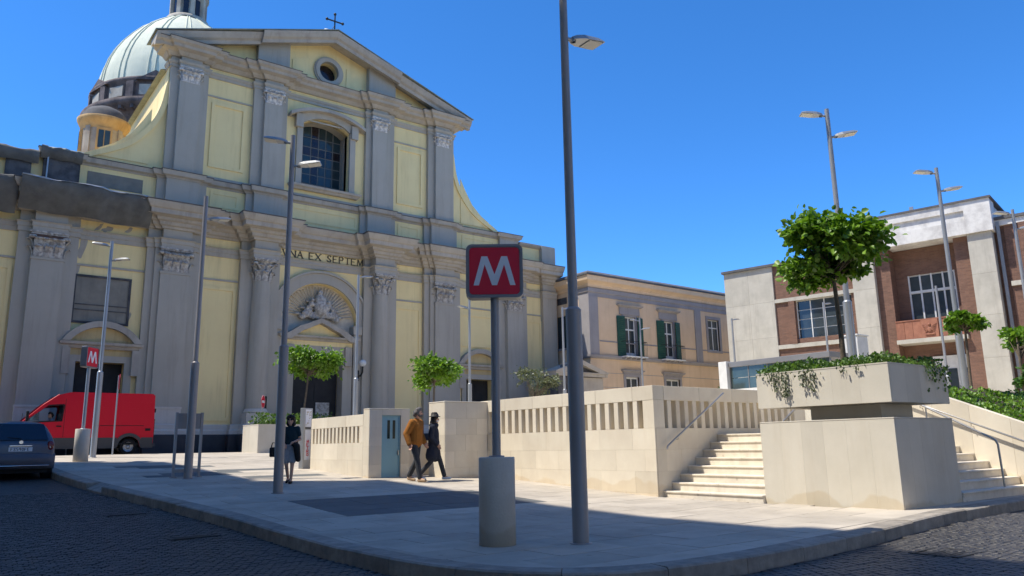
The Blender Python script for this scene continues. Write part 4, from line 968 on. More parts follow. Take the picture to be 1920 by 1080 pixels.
net('attic_netting', -14.0, -12.3, [(.0, 15.36), (.5, 15.35), (.56, 15.28), (.5, 15.0), (.3, 14.82)], 16, seed=3)
net('attic_netting', -17.1, -14.05, [(.0, 15.05), (.35, 15.08), (.45, 14.98), (.4, 14.7), (.25, 14.5)], 16, seed=4)
net('netting_edge', -14.0, -12.3, [(.45, 15.36), (.55, 15.33), (.56, 15.28)], 16, 'roofmetal', 3)
bx('downpipe', 'galv', ch, U(-13.72), U(-13.66), YF-.34, YF-.28, 13.4, 14.9)
# exposed brick where the plaster fell from the outer left capital, and stained patches
bx('bare_brick', 'brick', ch, U(-13.98), U(-12.62), YF-.6, YF-.3, 10.95, 11.2)
rp = random.Random(9)
for s, z, w, h in ((-11.9, 10.9, .35, 1.5), (-12.1, 9.7, .3, .9), (-10.9, 11.9, .5, .4), (-10.0, 12.0, .25, .4), (-9.75, 7.6, .25, .9), (-11.3, 11.95, .2, .5)):
    pts = []
    for i in range(14):
        a_ = 2*PI*i/14; k = rp.uniform(.6, 1.1); pts.append((U(s+w/2*math.cos(a_)*k+.15*math.sin(a_)), z+h/2*math.sin(a_)*k))
    MB().prism(pts, YF-.012, YF+.01, 'y').build('bare_plaster_patch', 'greywarm', ch)

# dome, drum, lantern
DC = (C, 76.)
dp = [(7.45, 34.2), (7.42, 35.0), (7.3, 36.0), (6.95, 37.4), (6.5, 38.5), (5.9, 39.6), (5.2, 40.6), (4.3, 41.7), (3.3, 42.6), (2.3, 43.4), (1.6, 43.9)]
dome = MB().lathe(dp, (DC[0], DC[1], 0), 64).build('dome', 'copper', ch)
for k in range(16):
    for d_ in (-.035, .035):
        a_ = 2*PI*(k+.5)/16+d_*1.2
        MB().tube([(DC[0]+(r_+.03)*math.cos(a_), DC[1]+(r_+.03)*math.sin(a_), z) for r_, z in dp], .065, 6).build('rib', 'copper', dome)
dm = MB().lathe([(7.2, 24), (7.2, 30.6), (7.5, 30.8), (7.7, 31.1), (8.5, 31.4), (8.62, 31.9), (8.3, 32.05), (7.75, 32.1)], (*DC, 0), 64).build('drum', 'drum', ch)
MB().lathe([(7.75, 32.08), (7.75, 33.7), (8.0, 33.85), (8.05, 34.1), (7.5, 34.25)], (*DC, 0), 64).build('drum_attic', 'drum', dm)
for k in range(16):
    a_ = 2*PI*(k+.5)/16; c_, s_ = math.cos(a_), math.sin(a_)
    MB().obox((DC[0]+7.78*c_, DC[1]+7.78*s_, 32.9), (.12, 1.5, 1.0), a_).build('drum_panel', 'drumlight', dm)
    a_ = 2*PI*k/16; c_, s_ = math.cos(a_), math.sin(a_)
    MB().obox((DC[0]+7.85*c_, DC[1]+7.85*s_, 32.9), (.35, .7, 1.6), a_).build('drum_pier', 'drum', dm)
    for d_ in (-.07, .07): MB().obox((DC[0]+8.05*math.cos(a_+d_), DC[1]+8.05*math.sin(a_+d_), 31.15), (.6, .3, .35), a_+d_).build('modillion', 'drum', dm)
for k in range(8):
    a_ = 2*PI*(k+.25)/8+.08; mm = Matrix.Translation((DC[0]+8.0*math.cos(a_), DC[1]+8.0*math.sin(a_), 33.75)) @ Matrix.Rotation(a_+PI/2, 4, 'Z')
    MB().add([mm @ Vector(v) for v in ((-1.6, 0, 0), (1.6, 0, 0), (0, 0, .95), (-1.6, .5, 0), (1.6, .5, 0), (0, .5, .95))], [(0, 1, 2), (3, 4, 5), (0, 1, 4, 3), (1, 2, 5, 4), (2, 0, 3, 5)]).build('dormer_pediment', 'drum', dm)
ln = MB().lathe([(2.0, 43.7), (2.0, 44.0), (1.45, 44.05), (1.4, 46.4), (1.9, 46.6), (1.9, 46.9), (1.3, 47.2), (.5, 48.2), (.05, 49)], (*DC, 0), 32).build('lantern', 'drumlight', ch)
for k in range(8):
    a_ = 2*PI*k/8; MB().obox((DC[0]+1.5*math.cos(a_), DC[1]+1.5*math.sin(a_), 45.2), (.5, .4, 2.4), a_).build('buttress', 'drumlight', ln)
    a_ += PI/8; MB().obox((DC[0]+1.42*math.cos(a_), DC[1]+1.42*math.sin(a_), 45.2), (.1, .5, 1.7), a_).build('lantern_window', 'panedark', ln)
bx('crossing', 'drum', ch, U(-8.5), U(8.5), 66, 86, 1, 24.5)
# stair turret
tc = (6.45, 47.3)
tr = MB().lathe([(1.12, 12), (1.12, 19.6)], (*tc, 0), 32).build('turret', 'drumlight', ch)
MB().lathe([(1.12, 19.4), (1.15, 19.55), (1.28, 19.75), (1.38, 19.95), (1.4, 20.1), (1.1, 20.2)], (*tc, 0), 32).build('turret_cornice', 'orange', tr)
MB().lathe([(1.2, 20.15), (1.12, 20.5), (.9, 20.78), (.5, 20.98), (1e-3, 21.05)], (*tc, 0), 32).build('turret_dome', 'slate', tr)
ta = math.atan2(-tc[1]+0, -tc[0]+2.2)
for k in range(4):
    a_ = ta+k*PI/2; c_, s_ = math.cos(a_), math.sin(a_)
    f_ = MB().obox((tc[0]+1.07*c_, tc[1]+1.07*s_, 18.6), (.25, .8, 1.6), a_).build('turret_window', 'orange', tr)
    for d_ in (-.16, .16): MB().obox((tc[0]+1.2*c_-s_*d_, tc[1]+1.2*s_+c_*d_, 18.7), (.04, .27, 1.05), a_).build('pane', 'pane', f_)
    a_ += PI/4; c_, s_ = math.cos(a_), math.sin(a_); MB().obox((tc[0]+1.09*c_, tc[1]+1.09*s_, 18.5), (.16, .3, 2.0), a_).build('turret_pilaster', 'drumlight', tr)
# ================================================================ peach palazzo to the right of the church
PXO, PYO = 34.32, 36.75
pz = thing('palazzo', 'two-storey peach building with grey trim and green shutters', 'building', (PXO, PYO, 1.4))
K = 1.0115
def px_(x): return x*K
def pzz(z): return 1.4+(z-1.4)*K
holes = []
def prect(x0, x1, z0, z1): return [(x0, z0), (x1, z0), (x1, z1), (x0, z1)]
FW = [(37.05, 38.25), (40.95, 42.1)]
for a_, b_ in FW: holes.append(prect(px_(a_), px_(b_), pzz(7.1), pzz(9.85)))
holes.append(prect(px_(45.95), px_(47.25), pzz(8.05), pzz(10.4)))
LW = [(37.05, 38.3), (41.0, 42.45)]
for a_, b_ in LW: holes.append(prect(px_(a_), px_(b_), pzz(3.6), pzz(5.75)))
MB().prism(prect(PXO, 62, .8, pzz(12.2)), PYO, PYO+.4, 'y', holes).build('front_wall', 'palazzo', pz)
MB().prism([(PYO+.401, .8), (52, .8), (52, pzz(12.2)), (PYO+.401, pzz(12.2))], PXO, PXO+.4, 'x', [[(39.0, pzz(7.75)), (40.1, pzz(7.75)), (40.1, pzz(9.95)), (39.0, pzz(9.95))]]).build('side_wall', 'palazzo', pz)
bx('back_block', 'palazzo', pz, PXO+.41, 62, PYO+.6, 52, .8, pzz(12.1))
MB().sweep([(PXO, 52), (PXO, PYO), (62, PYO)], [(-.3, pzz(11.55)), (.06, pzz(11.55)), (.12, pzz(11.75)), (.25, pzz(11.85)), (.45, pzz(11.95)), (.5, pzz(12.25)), (-.3, pzz(12.28))]).build('eaves', 'palazzo', pz)
MB().sweep([(PXO, 52), (PXO, PYO), (62, PYO)], [(-.3, pzz(12.3)), (.56, pzz(12.27)), (.56, pzz(12.38)), (-.3, pzz(12.75))]).build('roof_edge', 'slate', pz)
MB().sweep([(PXO, PYO+1.1), (PXO, PYO), (62, PYO)], [(-.1, pzz(10.95)), (.05, pzz(10.95)), (.05, pzz(11.2)), (.12, pzz(11.24)), (.14, pzz(11.5)), (-.1, pzz(11.54))]).build('frieze_band', 'palgrey', pz)
MB().sweep([(PXO, PYO+1.1), (PXO, PYO), (62, PYO)], [(-.1, pzz(6.85)), (.08, pzz(6.85)), (.16, pzz(6.95)), (.18, pzz(7.08)), (-.1, pzz(7.1))]).build('string_course', 'palgrey', pz)
MB().sweep([(PXO+.9, PYO), (62, PYO)], [(-.05, pzz(7.98)), (.04, pzz(7.98)), (.04, pzz(8.06)), (-.05, pzz(8.06))]).build('dado_band', 'palgrey', pz)
bx('corner_pilaster', 'palgrey', pz, PXO-.08, PXO+.75, PYO-.1, PYO+.9, pzz(7.1), pzz(10.949))
for x in (44.45, 50.5): bx('pilaster', 'palgrey', pz, px_(x), px_(x)+.68, PYO-.08, PYO+.05, pzz(7.1), pzz(10.949))
for i in range(5): bx('rustication_groove', 'palgrey', pz, PXO+.02, 62, PYO-.006, PYO+.02, pzz(2.2+i*.93), pzz(2.2+i*.93)+.035)
for a_, b_ in FW:
    a_, b_ = px_(a_), px_(b_); z0, z1 = pzz(7.1), pzz(9.85)
    w = MB().prism(prect(a_, b_, z0, z1), PYO+.12, PYO+.17, 'y', [prect(a_+.09, (a_+b_)/2-.04, z0+.3, z0+1.85), prect((a_+b_)/2+.04, b_-.09, z0+.3, z0+1.85), prect(a_+.09, (a_+b_)/2-.04, z0+1.95, z1-.08), prect((a_+b_)/2+.04, b_-.09, z0+1.95, z1-.08)]).build('french_window', 'white', pz)
    for q0, q1 in ((a_+.08, (a_+b_)/2-.03), ((a_+b_)/2+.03, b_-.08)):
        for h0, h1 in ((z0+.29, z0+1.86), (z0+1.94, z1-.07)): MB().box(q0, q1, PYO+.14, PYO+.15, h0, h1).build('pane', 'glass', w)
    for sg, x0 in ((-1, a_), (1, b_)):
        s_ = thing('tmp', None, None); bpy.data.objects.remove(s_)
        sh = MB().obox((x0+sg*.34, PYO-.12, (z0+z1)/2), (.64, .045, z1-z0-.04), sg*.22).build('shutter', 'shutter', pz)
        for i in range(18): MB().obox((x0+sg*.34, PYO-.15, z0+.15+i*(z1-z0-.25)/18), (.54, .03, .05), sg*.22, rx=.5).build('slat', 'shutter', sh)
    MB().sweep([(a_-.35, PYO), (a_-.35, PYO-.06), (b_+.35, PYO-.06), (b_+.35, PYO)], [(-.05, z1+.12), (.02, z1+.12), (.02, z1+.62), (.12, z1+.66), (.22, z1+.74), (.24, z1+.8), (-.05, z1+.86)]).build('window_hood', 'palgrey', pz)
    MB().prism(prect(a_-.14, b_+.14, z0, z1+.14), PYO-.03, PYO+.1, 'y', [prect(a_+.01, b_-.01, z0-.01, z1)]).build('window_surround', 'palgrey', pz)
    bl = bx('balcony', 'white', pz, a_-.45, b_+.45, PYO-.62, PYO-.09, z0-.08, z0-.0)
    for i in range(5): MB().box(a_-.4+i*(b_-a_+.7)/4, a_-.3+i*(b_-a_+.7)/4, PYO-.5, PYO-.1, z0-.2, z0-.082).build('bracket', 'palgrey', bl)
    rb = MB().tube([(a_-.42, PYO-.1, z0+1.0), (a_-.42, PYO-.59, z0+1.0), (b_+.42, PYO-.59, z0+1.0), (b_+.42, PYO-.1, z0+1.0)], .02, 6).build('top_rail', 'iron', bl)
    for i in range(17): MB().tube([(a_-.42+i*(b_-a_+.84)/16, PYO-.59, z0), (a_-.42+i*(b_-a_+.84)/16, PYO-.59, z0+1.0)], .009, 5).build('baluster', 'iron', bl)
a_, b_, z0, z1 = px_(45.95), px_(47.25), pzz(8.05), pzz(10.4)
MB().prism(prect(a_-.22, b_+.22, z0-.16, z1+.22), PYO-.05, PYO+.1, 'y', [prect(a_, b_, z0, z1)]).build('window_surround', 'palgrey', pz)
zt = z1-.62
w = MB().prism(prect(a_, b_, z0, z1), PYO+.12, PYO+.17, 'y', [prect(a_+.08, (a_+b_)/2-.04, z0+.08, zt-.04), prect((a_+b_)/2+.04, b_-.08, z0+.08, zt-.04), prect(a_+.08, (a_+b_)/2-.04, zt+.04, z1-.08), prect((a_+b_)/2+.04, b_-.08, zt+.04, z1-.08)]).build('window', 'white', pz)
for q0, q1 in ((a_+.07, (a_+b_)/2-.03), ((a_+b_)/2+.03, b_-.07)):
    for h0, h1 in ((z0+.07, zt-.03), (zt+.03, z1-.07)): MB().box(q0, q1, PYO+.14, PYO+.15, h0, h1).build('pane', 'glass', w)
for a_, b_ in LW:
    a_, b_ = px_(a_), px_(b_); z0, z1 = pzz(3.6), pzz(5.75)
    MB().prism(prect(a_-.2, b_+.2, z0-.1, z1+.2), PYO-.05, PYO+.1, 'y', [prect(a_, b_, z0, z1)]).build('window_surround', 'palgrey', pz)
    MB().sweep([(a_-.25, PYO), (a_-.25, PYO-.06), (b_+.25, PYO-.06), (b_+.25, PYO)], [(-.05, z1+.21), (.02, z1+.21), (.02, z1+.3), (.16, z1+.4), (.18, z1+.46), (-.05, z1+.5)]).build('window_hood', 'palgrey', pz)
    w = MB().prism(prect(a_, b_, z0, z1), PYO+.12, PYO+.17, 'y', [prect(a_+.08+i*(b_-a_-.1)/2, a_+(i+1)*(b_-a_-.1)/2, z0+.1+k*.68, z0+.7+k*.68) for i in range(2) for k in range(3)]).build('window', 'white', pz)
    for i in range(2): MB().box(a_+.06+i*(b_-a_)/2, a_+(i+1)*(b_-a_)/2-.06, PYO+.14, PYO+.15, z0+.06, z1-.06).build('pane', 'glass', w)
# side wall window with shutters and vent
sw = MB().box(PXO+.1, PXO+.14, 39.02, 40.08, pzz(7.77), pzz(9.93)).build('side_window', 'glass', pz)
for y0, a_ in ((38.98, -.5), (40.12, .5)):
    sh = MB().obox((PXO-.2, y0+(-.18 if a_ < 0 else .18), pzz(8.85)), (.05, .5, 2.2), a_).build('shutter', 'shutter', pz)
    for i in range(14): MB().obox((PXO-.225, y0+(-.18 if a_ < 0 else .18), pzz(7.85)+i*.152), (.03, .42, .05), a_, ry=.5).build('slat', 'shutter', sh)
bx('sill', 'palgrey', pz, PXO-.12, PXO+.05, 38.9, 40.2, pzz(7.6), pzz(7.74)); bx('vent', 'grime', pz, PXO-.02, PXO+.05, 38.9, 39.9, pzz(10.75), pzz(11.2))
MB().tube([(PXO-.08, 40.2, pzz(11.6)), (PXO-.08, 40.2, pzz(6.0))], .05, 8).build('drainpipe', 'palazzo', pz)
# little gabled porch between church and palazzo
po = thing('porch', 'small grey pedimented porch between the church and the peach building', 'porch', (31.9, 35.3, ZT))
bx('wall', 'grime', po, 30.3, 34.0, 35.4, 36.7, 1.3, 5.5); bx('side_panel', 'greywarm', po, 32.1, 34.02, 35.36, 35.4, 1.3, 5.45)
bx('cornice', 'greywarm', po, 30.0, 34.3, 35.2, 36.72, 5.502, 5.68)
MB().prism([(30.0, 5.682), (34.3, 5.682), (34.35, 5.78), (32.15, 6.5), (29.95, 5.78)], 35.15, 36.73, 'y', [[(30.75, 5.75), (33.55, 5.75), (32.15, 6.22)]]).build('pediment', 'greywarm', po)
bx('tympanum', 'grime', po, 30.7, 33.6, 35.5, 35.6, 5.7, 6.2); bx('doorway', 'panedark', po, 32.55, 33.5, 35.34, 35.37, 1.5, 4.6)

# ================================================================ brick and travertine building on the right
BO = Vector((42.5, 18.66, 0)); BA = math.atan2(-.981, .194)
bb = thing('brick_building', 'modern brick and travertine public building with white attic block', 'building', (BO.x, BO.y, ZT), BA)
def lb(name, m, x0, x1, y0, y1, z0, z1, parent=None, bevel=0):   # local: x right, y into the building, z above terrace
    o = MB().box(x0, x1, y0, y1, z0-ZT, z1-ZT).build(name, m, bb if parent is None else parent, local=True, bevel=bevel); return o
lb('body', 'brick', -11.59, 12, 1.0, 16, 0, 11.6); lb('body_front', 'brick', -11.59, -2.56, .601, 1.0, 0, 11.59); lb('body_front', 'brick', 2.19, 12, .601, 1.0, 0, 11.59); lb('roof_slab', 'slate', -11.9, -2.6, -.15, 16, 11.975, 12.12)
lb('roof_slab', 'slate', 3.4, 12, -.1, 16, 12.41, 12.55)
for i in range(2):
    for k in range(5): lb('cladding_slab', 'travertine', -11.8+i*1.6, -11.8+(i+1)*1.6-.006, 0, .6, 1.0+k*2.195, 1.0+(k+1)*2.195-.006, bevel=.005)
lb('side_wall', 'travertine', -11.8, -11.6, .6, 16, 1, 11.97)
# brick bay with ribbon window
lb('brick_wall', 'brick', -8.6, -3.75, .12, .6, 1, 6.82); lb('brick_wall', 'brick', -7.4, -4.1, .12, .6, 7.06, 7.35); lb('brick_wall', 'brick', -8.6, -7.4, .12, .6, 7.06, 9.66); lb('brick_wall', 'brick', -4.1, -3.75, .12, .6, 7.06, 9.66); lb('brick_wall', 'brick', -8.6, -3.75, .12, .6, 9.88, 11.97)
lb('brick_pier', 'brick', -7.75, -7.4, -.02, .12, 7.06, 9.66)
lb('string_course', 'travertine', -8.6, -3.75, 0, .6, 6.82, 7.06); lb('string_course', 'travertine', -8.6, -3.75, 0, .6, 9.66, 9.88)
wn = lb('window', 'white', -7.4, -4.1, .4, .44, 7.06, 9.66)
for i in range(4):
    for k in range(4): MB().box(-7.34+i*.81, -7.34+i*.81+.75, .37, .395, 7.4-ZT+k*.565, 7.4-ZT+k*.565+.51).build('pane', 'glass', wn, local=True)
for i in range(5): MB().box(-7.4+i*.8125, -7.34+i*.8125, .33, .4, 7.06-ZT, 9.66-ZT).build('mullion', 'white', wn, local=True)
# white pilasters, brick piers, recessed centre
for x0, x1 in ((-3.75, -2.55), (2.18, 3.3)):
    for k in range(5): lb('cladding_slab', 'travertine', x0, x1, -.55, .6, 1.0+k*2.16, 1.0+(k+1)*2.16-.006, bevel=.006)
for x0, x1 in ((-2.55, -1.8), (1.45, 2.18)): lb('brick_pier', 'brick', x0, x1, -.2, .9, 1, 11.78)
lb('recess_wall', 'brick', -1.8, -1.2, .75, .95, 6.6, 11.78); lb('recess_wall', 'brick', 1.15, 1.45, .75, .95, 6.6, 11.78); lb('recess_wall', 'brick', -1.2, 1.15, .75, .95, 10.3, 11.78)
lb('recess_wall', 'brick', -1.8, 1.45, .75, .95, 1, 6.6)
wn = lb('window', 'white', -1.2, 1.15, .88, .92, 7.5, 10.3)
for i in range(4):
    for z0, z1 in ((7.62, 9.25), (9.42, 10.22)): MB().box(-1.12+i*.565, -1.12+i*.565+.5, .86, .88, z0-ZT, z1-ZT).build('pane', 'glass', wn, local=True)
for i in range(5): MB().box(-1.2+i*.5675, -1.12+i*.5675, .8, .88, 7.5-ZT, 10.3-ZT).build('mullion', 'white', wn, local=True)
MB().box(-1.2, 1.15, .79, .87, 9.27-ZT, 9.4-ZT).build('transom', 'white', wn, local=True)
bl = lb('balcony', 'travertine', -1.8, 1.6, -.5, .75, 6.4, 6.62)
for i in range(8):
    if 3 <= i <= 4: continue
    MB().box(-1.78+i*.415, -1.78+(i+1)*.415-.01, -.4, -.28, 6.622-ZT, 7.6-ZT).build('parapet_panel', 'terracotta', bl, local=True, bevel=.008)
em = MB().box(-.535, .285, -.46, -.28, 6.622-ZT, 7.6-ZT).build('relief_panel', 'terracotta', bl, local=True)
eg = MB(); cx, cz = -.125, 7.1-ZT
eg.ball((cx, -.48, cz-.05), .14, 8, (.8, .5, 1.3)); eg.ball((cx, -.5, cz+.22), .08, 8)
for sg in (-1, 1):
    for i in range(5): eg.capsule((cx+sg*.08, -.48, cz+.1-.03*i), (cx+sg*(.34-.03*i), -.47, cz+.25-.11*i), .045, .02, 6)
eg.capsule((cx-.2, -.47, cz-.3), (cx+.2, -.47, cz-.3), .05, .05, 6); eg.build('carved_emblem', 'terracotta', em, local=True)
MB().box(-1.8, 1.6, -.43, -.25, 7.602-ZT, 7.66-ZT).build('parapet_cap', 'terracotta', bl, local=True)
dw = lb('door', 'white', -.4, 1.3, .6, .74, 1.5, 5.7)
for i in range(3): MB().box(-.32+i*.55, .15+i*.55, .57, .6, 2.2-ZT, 5.0-ZT).build('pane', 'glass', dw, local=True)
# white attic block
lb('attic_block', 'whiteplaster', -2.6, 3.4, -.6, .55, 11.8, 13.5); lb('attic_body', 'whiteplaster', -2.5, 3.3, .55, 10, 11.8, 13.45)
MB().prism([(-2.62, 11.79-ZT), (3.42, 11.79-ZT), (3.42, 13.5-ZT), (-2.62, 13.5-ZT)], -.72, -.602, 'y', [[(-1.9, 12.5-ZT), (2.2, 12.5-ZT), (2.2, 13.05-ZT), (-1.9, 13.05-ZT)]]).build('attic_frame', 'whiteplaster', bb, local=True)
lb('attic_cap', 'slate', -2.7, 3.5, -.8, 10.1, 13.502, 13.6)
MB().box(-.5, -.3, 0, .1, 13.6-ZT, 14.0-ZT).build('aerial', 'galv', bb, local=True)
# right wing
lb('brick_wall', 'brick', 3.75, 12, .12, .6, 1, 12.1); lb('roof_band', 'whiteplaster', 3.4, 12, .0, .6, 12.1, 12.4)
for z in (6.4, 8.9): lb('string_course', 'travertine', 3.75, 12, .0, .12, z, z+.24)
for x in (4.4, 5.5, 6.6): lb('brick_pier', 'brick', x, x+.45, -.02, .12, 1, 12.1)
lb('drainpipe', 'galv', 3.45, 3.6, -.05, .1, 1, 12.3)
rb_ = lb('recess_back', 'brick', 3.3, 3.75, .2, .6, 1, 12.1)

# ================================================================ tall apartment houses behind the viewer, across the street (they shade the square)
def apartment(label, x0, x1, y0, y1, h, floors):
    t = thing('apartment_building', label, 'building', (x1, (y0+y1)/2, 0))
    bx('wall', 'stucco', t, x0, x1, y0, y1, -.6, h); bx('cornice', 'palgrey', t, x0-.1, x1+.25, y0-.1 if y0 < 0 else y0+.002, y1+.1, h+.002, h+.35)
    fh = h/floors; n = int((y1-y0)/3.4)
    wm = MB().box(-.03, .05, -.6, .6, 0, 1.9).mesh('window'); fmm = MB().prism([(-.75, -.12), (.75, -.12), (.75, 2.05), (-.75, 2.05)], -.02, .09, 'x', [[(-.6, 0), (.6, 0), (.6, 1.9), (-.6, 1.9)]]).mesh('surround')
    for f_ in range(floors):
        for k in range(n):
            w = link('window', wm, 'glass', t, local=True); w.location = (0, y0+(k+.5)*(y1-y0)/n-(y0+y1)/2, 1.0+f_*fh)
            link('surround', fmm, 'palgrey', w, local=True)
apartment('tall beige apartment house across the street from the square, nearer one', -18, -5, -24, 24.3, 29.6, 8)
apartment('lower beige apartment house across the street, towards the church', -18, -5.2, 24.4, 32.3, 24.4, 7)
def houses(label, x0, x1, y0, y1, h, floors):
    t = thing('apartment_building', label, 'building', ((x0+x1)/2, y1, 0))
    bx('wall', 'stucco', t, x0, x1, y0, y1, -.6, h); bx('cornice', 'stucco', t, x0-.2, x1+.2, y0, y1+.3, h+.002, h+.35)
    n = int((x1-x0)/3.4); fh = h/floors
    wm = MB().box(-.6, .6, -.05, .03, 0, 1.9).mesh('window'); fmm = MB().prism([(-.75, -.12), (.75, -.12), (.75, 2.05), (-.75, 2.05)], -.09, .02, 'y', [[(-.6, 0), (.6, 0), (.6, 1.9), (-.6, 1.9)]]).mesh('surround')
    for f_ in range(floors):
        for k in range(n):
            w = link('window', wm, 'glass', t, local=True); w.location = (x0+(k+.5)*(x1-x0)/n-(x0+x1)/2, .03, 1.0+f_*fh); s_ = link('surround', fmm, 'whiteplaster', w, local=True); s_.location = (0, .06, 0)
houses('unseen row of cream houses added to bounce warm light onto the shaded fronts', 10, 78, -26, -10, 16, 5)  # added out of view: replaces blue horizon sky with warm bounce light
bx('opposite_bounce_pavement', 'terrace', None, 4, 78, -10, -2.5, -.1, .22)['kind'] = 'structure'  # pale ground added behind the viewer to reflect sunlight towards shaded faces
bx('chimney', 'stucco', bpy.data.objects['apartment_building'], -5.9, -5.05, 12.4, 13.6, 29.96, 31.2)
# ================================================================ lamp posts
def lamp_head(sg, drop=0):
    # luminaire reaching out along local x
    arm = MB().tube([(sg*.05, 0, 0), (sg*.15, 0, .0)], .03, 8); arm.lathe([(.045, -.03), (.05, 0), (.045, .03)], (sg*.17, 0, .0), 10)
    bd = MB(); prof = [(.14, .06, .035), (.2, .1, .05), (.32, .15, .055), (.6, .16, .045), (.7, .155, .02)]
    vs = []
    for x, w, h in prof: vs += [(sg*x, -w, -.01), (sg*x, w, -.01), (sg*x, w*.8, h), (sg*x, -w*.8, h)]
    fs = [(i*4+j, i*4+(j+1) % 4, (i+1)*4+(j+1) % 4, (i+1)*4+j) for i in range(4) for j in range(4)]+[(0, 1, 2, 3), (16, 17, 18, 19)]
    bd.add(vs, fs)
    ln_ = MB().box(*(sorted((sg*.4, sg*.68))), -.135, .135, -.02, -.011)
    return arm, bd, ln_
def lamp(name_label, h, joint, heads, m):
    t = thing('street_lamp', name_label, 'street lamp', group='lamp posts of the square')
    MB().tube([(0, 0, -.3), (0, 0, joint)], .098, 20).build('lower_pole', m, t, local=True)
    MB().lathe([(.1, joint), (.1, joint+.01), (.062, joint+.05)], n=20).build('collar', m, t, local=True)
    MB().lathe([(.13, 0), (.13, .012), (.1, .016)], n=20).build('base_ring', m, t, local=True)
    MB().tube([(0, 0, joint+.02), (0, 0, h)], [.062, .052], 16).build('upper_pole', m, t, local=True)
    for sg, z in heads:
        arm, bd, ln_ = lamp_head(sg)
        o = bd.build('luminaire', 'galv', t, local=True); o.location = (0, 0, z); o.rotation_euler = (0, -sg*R(8), 0); o.scale = (.9, .85, 1)
        arm.build('arm', 'galv', o, local=True); ln_.build('lens', 'lens', o, local=True)
    return t
HM = -PI/2   # unused reference
def place(t, x, y, z, rz=0): t.location = (x, y, z); t.rotation_euler = (0, 0, rz); return t
two = [(-1, 7.5), (1, 6.95)]
one = [(1, 6.5)]
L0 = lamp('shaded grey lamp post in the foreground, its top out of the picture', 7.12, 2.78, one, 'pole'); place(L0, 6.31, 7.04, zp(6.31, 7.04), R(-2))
def dup(src, label, x, y, z, rz=0):
    o = copy_tree(src); o['label'] = label; place(o, x, y, z, rz); return o
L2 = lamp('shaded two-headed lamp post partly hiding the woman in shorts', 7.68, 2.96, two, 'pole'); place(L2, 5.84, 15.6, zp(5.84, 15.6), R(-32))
dup(L0, 'grey one-headed lamp post with the information panel behind it', 5.2, 19.86, zp(5.2, 19.86))
LT = lamp('sunlit two-headed lamp post in front of the red van', 7.68, 2.92, two, 'galv'); place(LT, 4.74, 30.2, zp(4.74, 30.2), R(-25))
LO = lamp('sunlit slim lamp post left of the church door arch column', 7.1, 2.65, [(1, 7.0)], 'galv'); place(LO, 14.19, 29.53, ZT)
LO['label'] = 'sunlit slim lamp post standing in front of the church portal'
LOL = lamp('sunlit lamp post in front of the right-hand church door', 7.1, 2.65, [(-1, 6.2)], 'galv'); place(LOL, 20.08, 29.77, ZT)
dup(LO, 'slim lamp post half hidden behind the foreground pole, by the grey porch', 26.84, 30.83, ZT)
dup(LT, 'thin two-headed lamp post in front of the green shutters', 35.93, 33.76, ZT, R(-37))
dup(LO, 'thin lamp post against the left travertine wall of the brick building', 38.14, 28.32, ZT)
dup(LT, 'tall two-headed lamp post rising behind the large planter tree', 16.62, 9.14, ZT, R(-42))
dup(LT, 'tall two-headed lamp post in front of the brick balcony', 23.13, 9.53, ZT, R(-42))
dup(LT, 'two-headed lamp post at the right edge of the view', 29.8, 9.96, ZT, R(-42))
dup(LO, 'thin lamp post before the brick ribbon window', 37.97, 22.23, ZT)
LN = lamp('plain thin pole in front of the big white-framed window', 7.0, 2.65, [], 'galv'); place(LN, 38.07, 16.41, ZT)

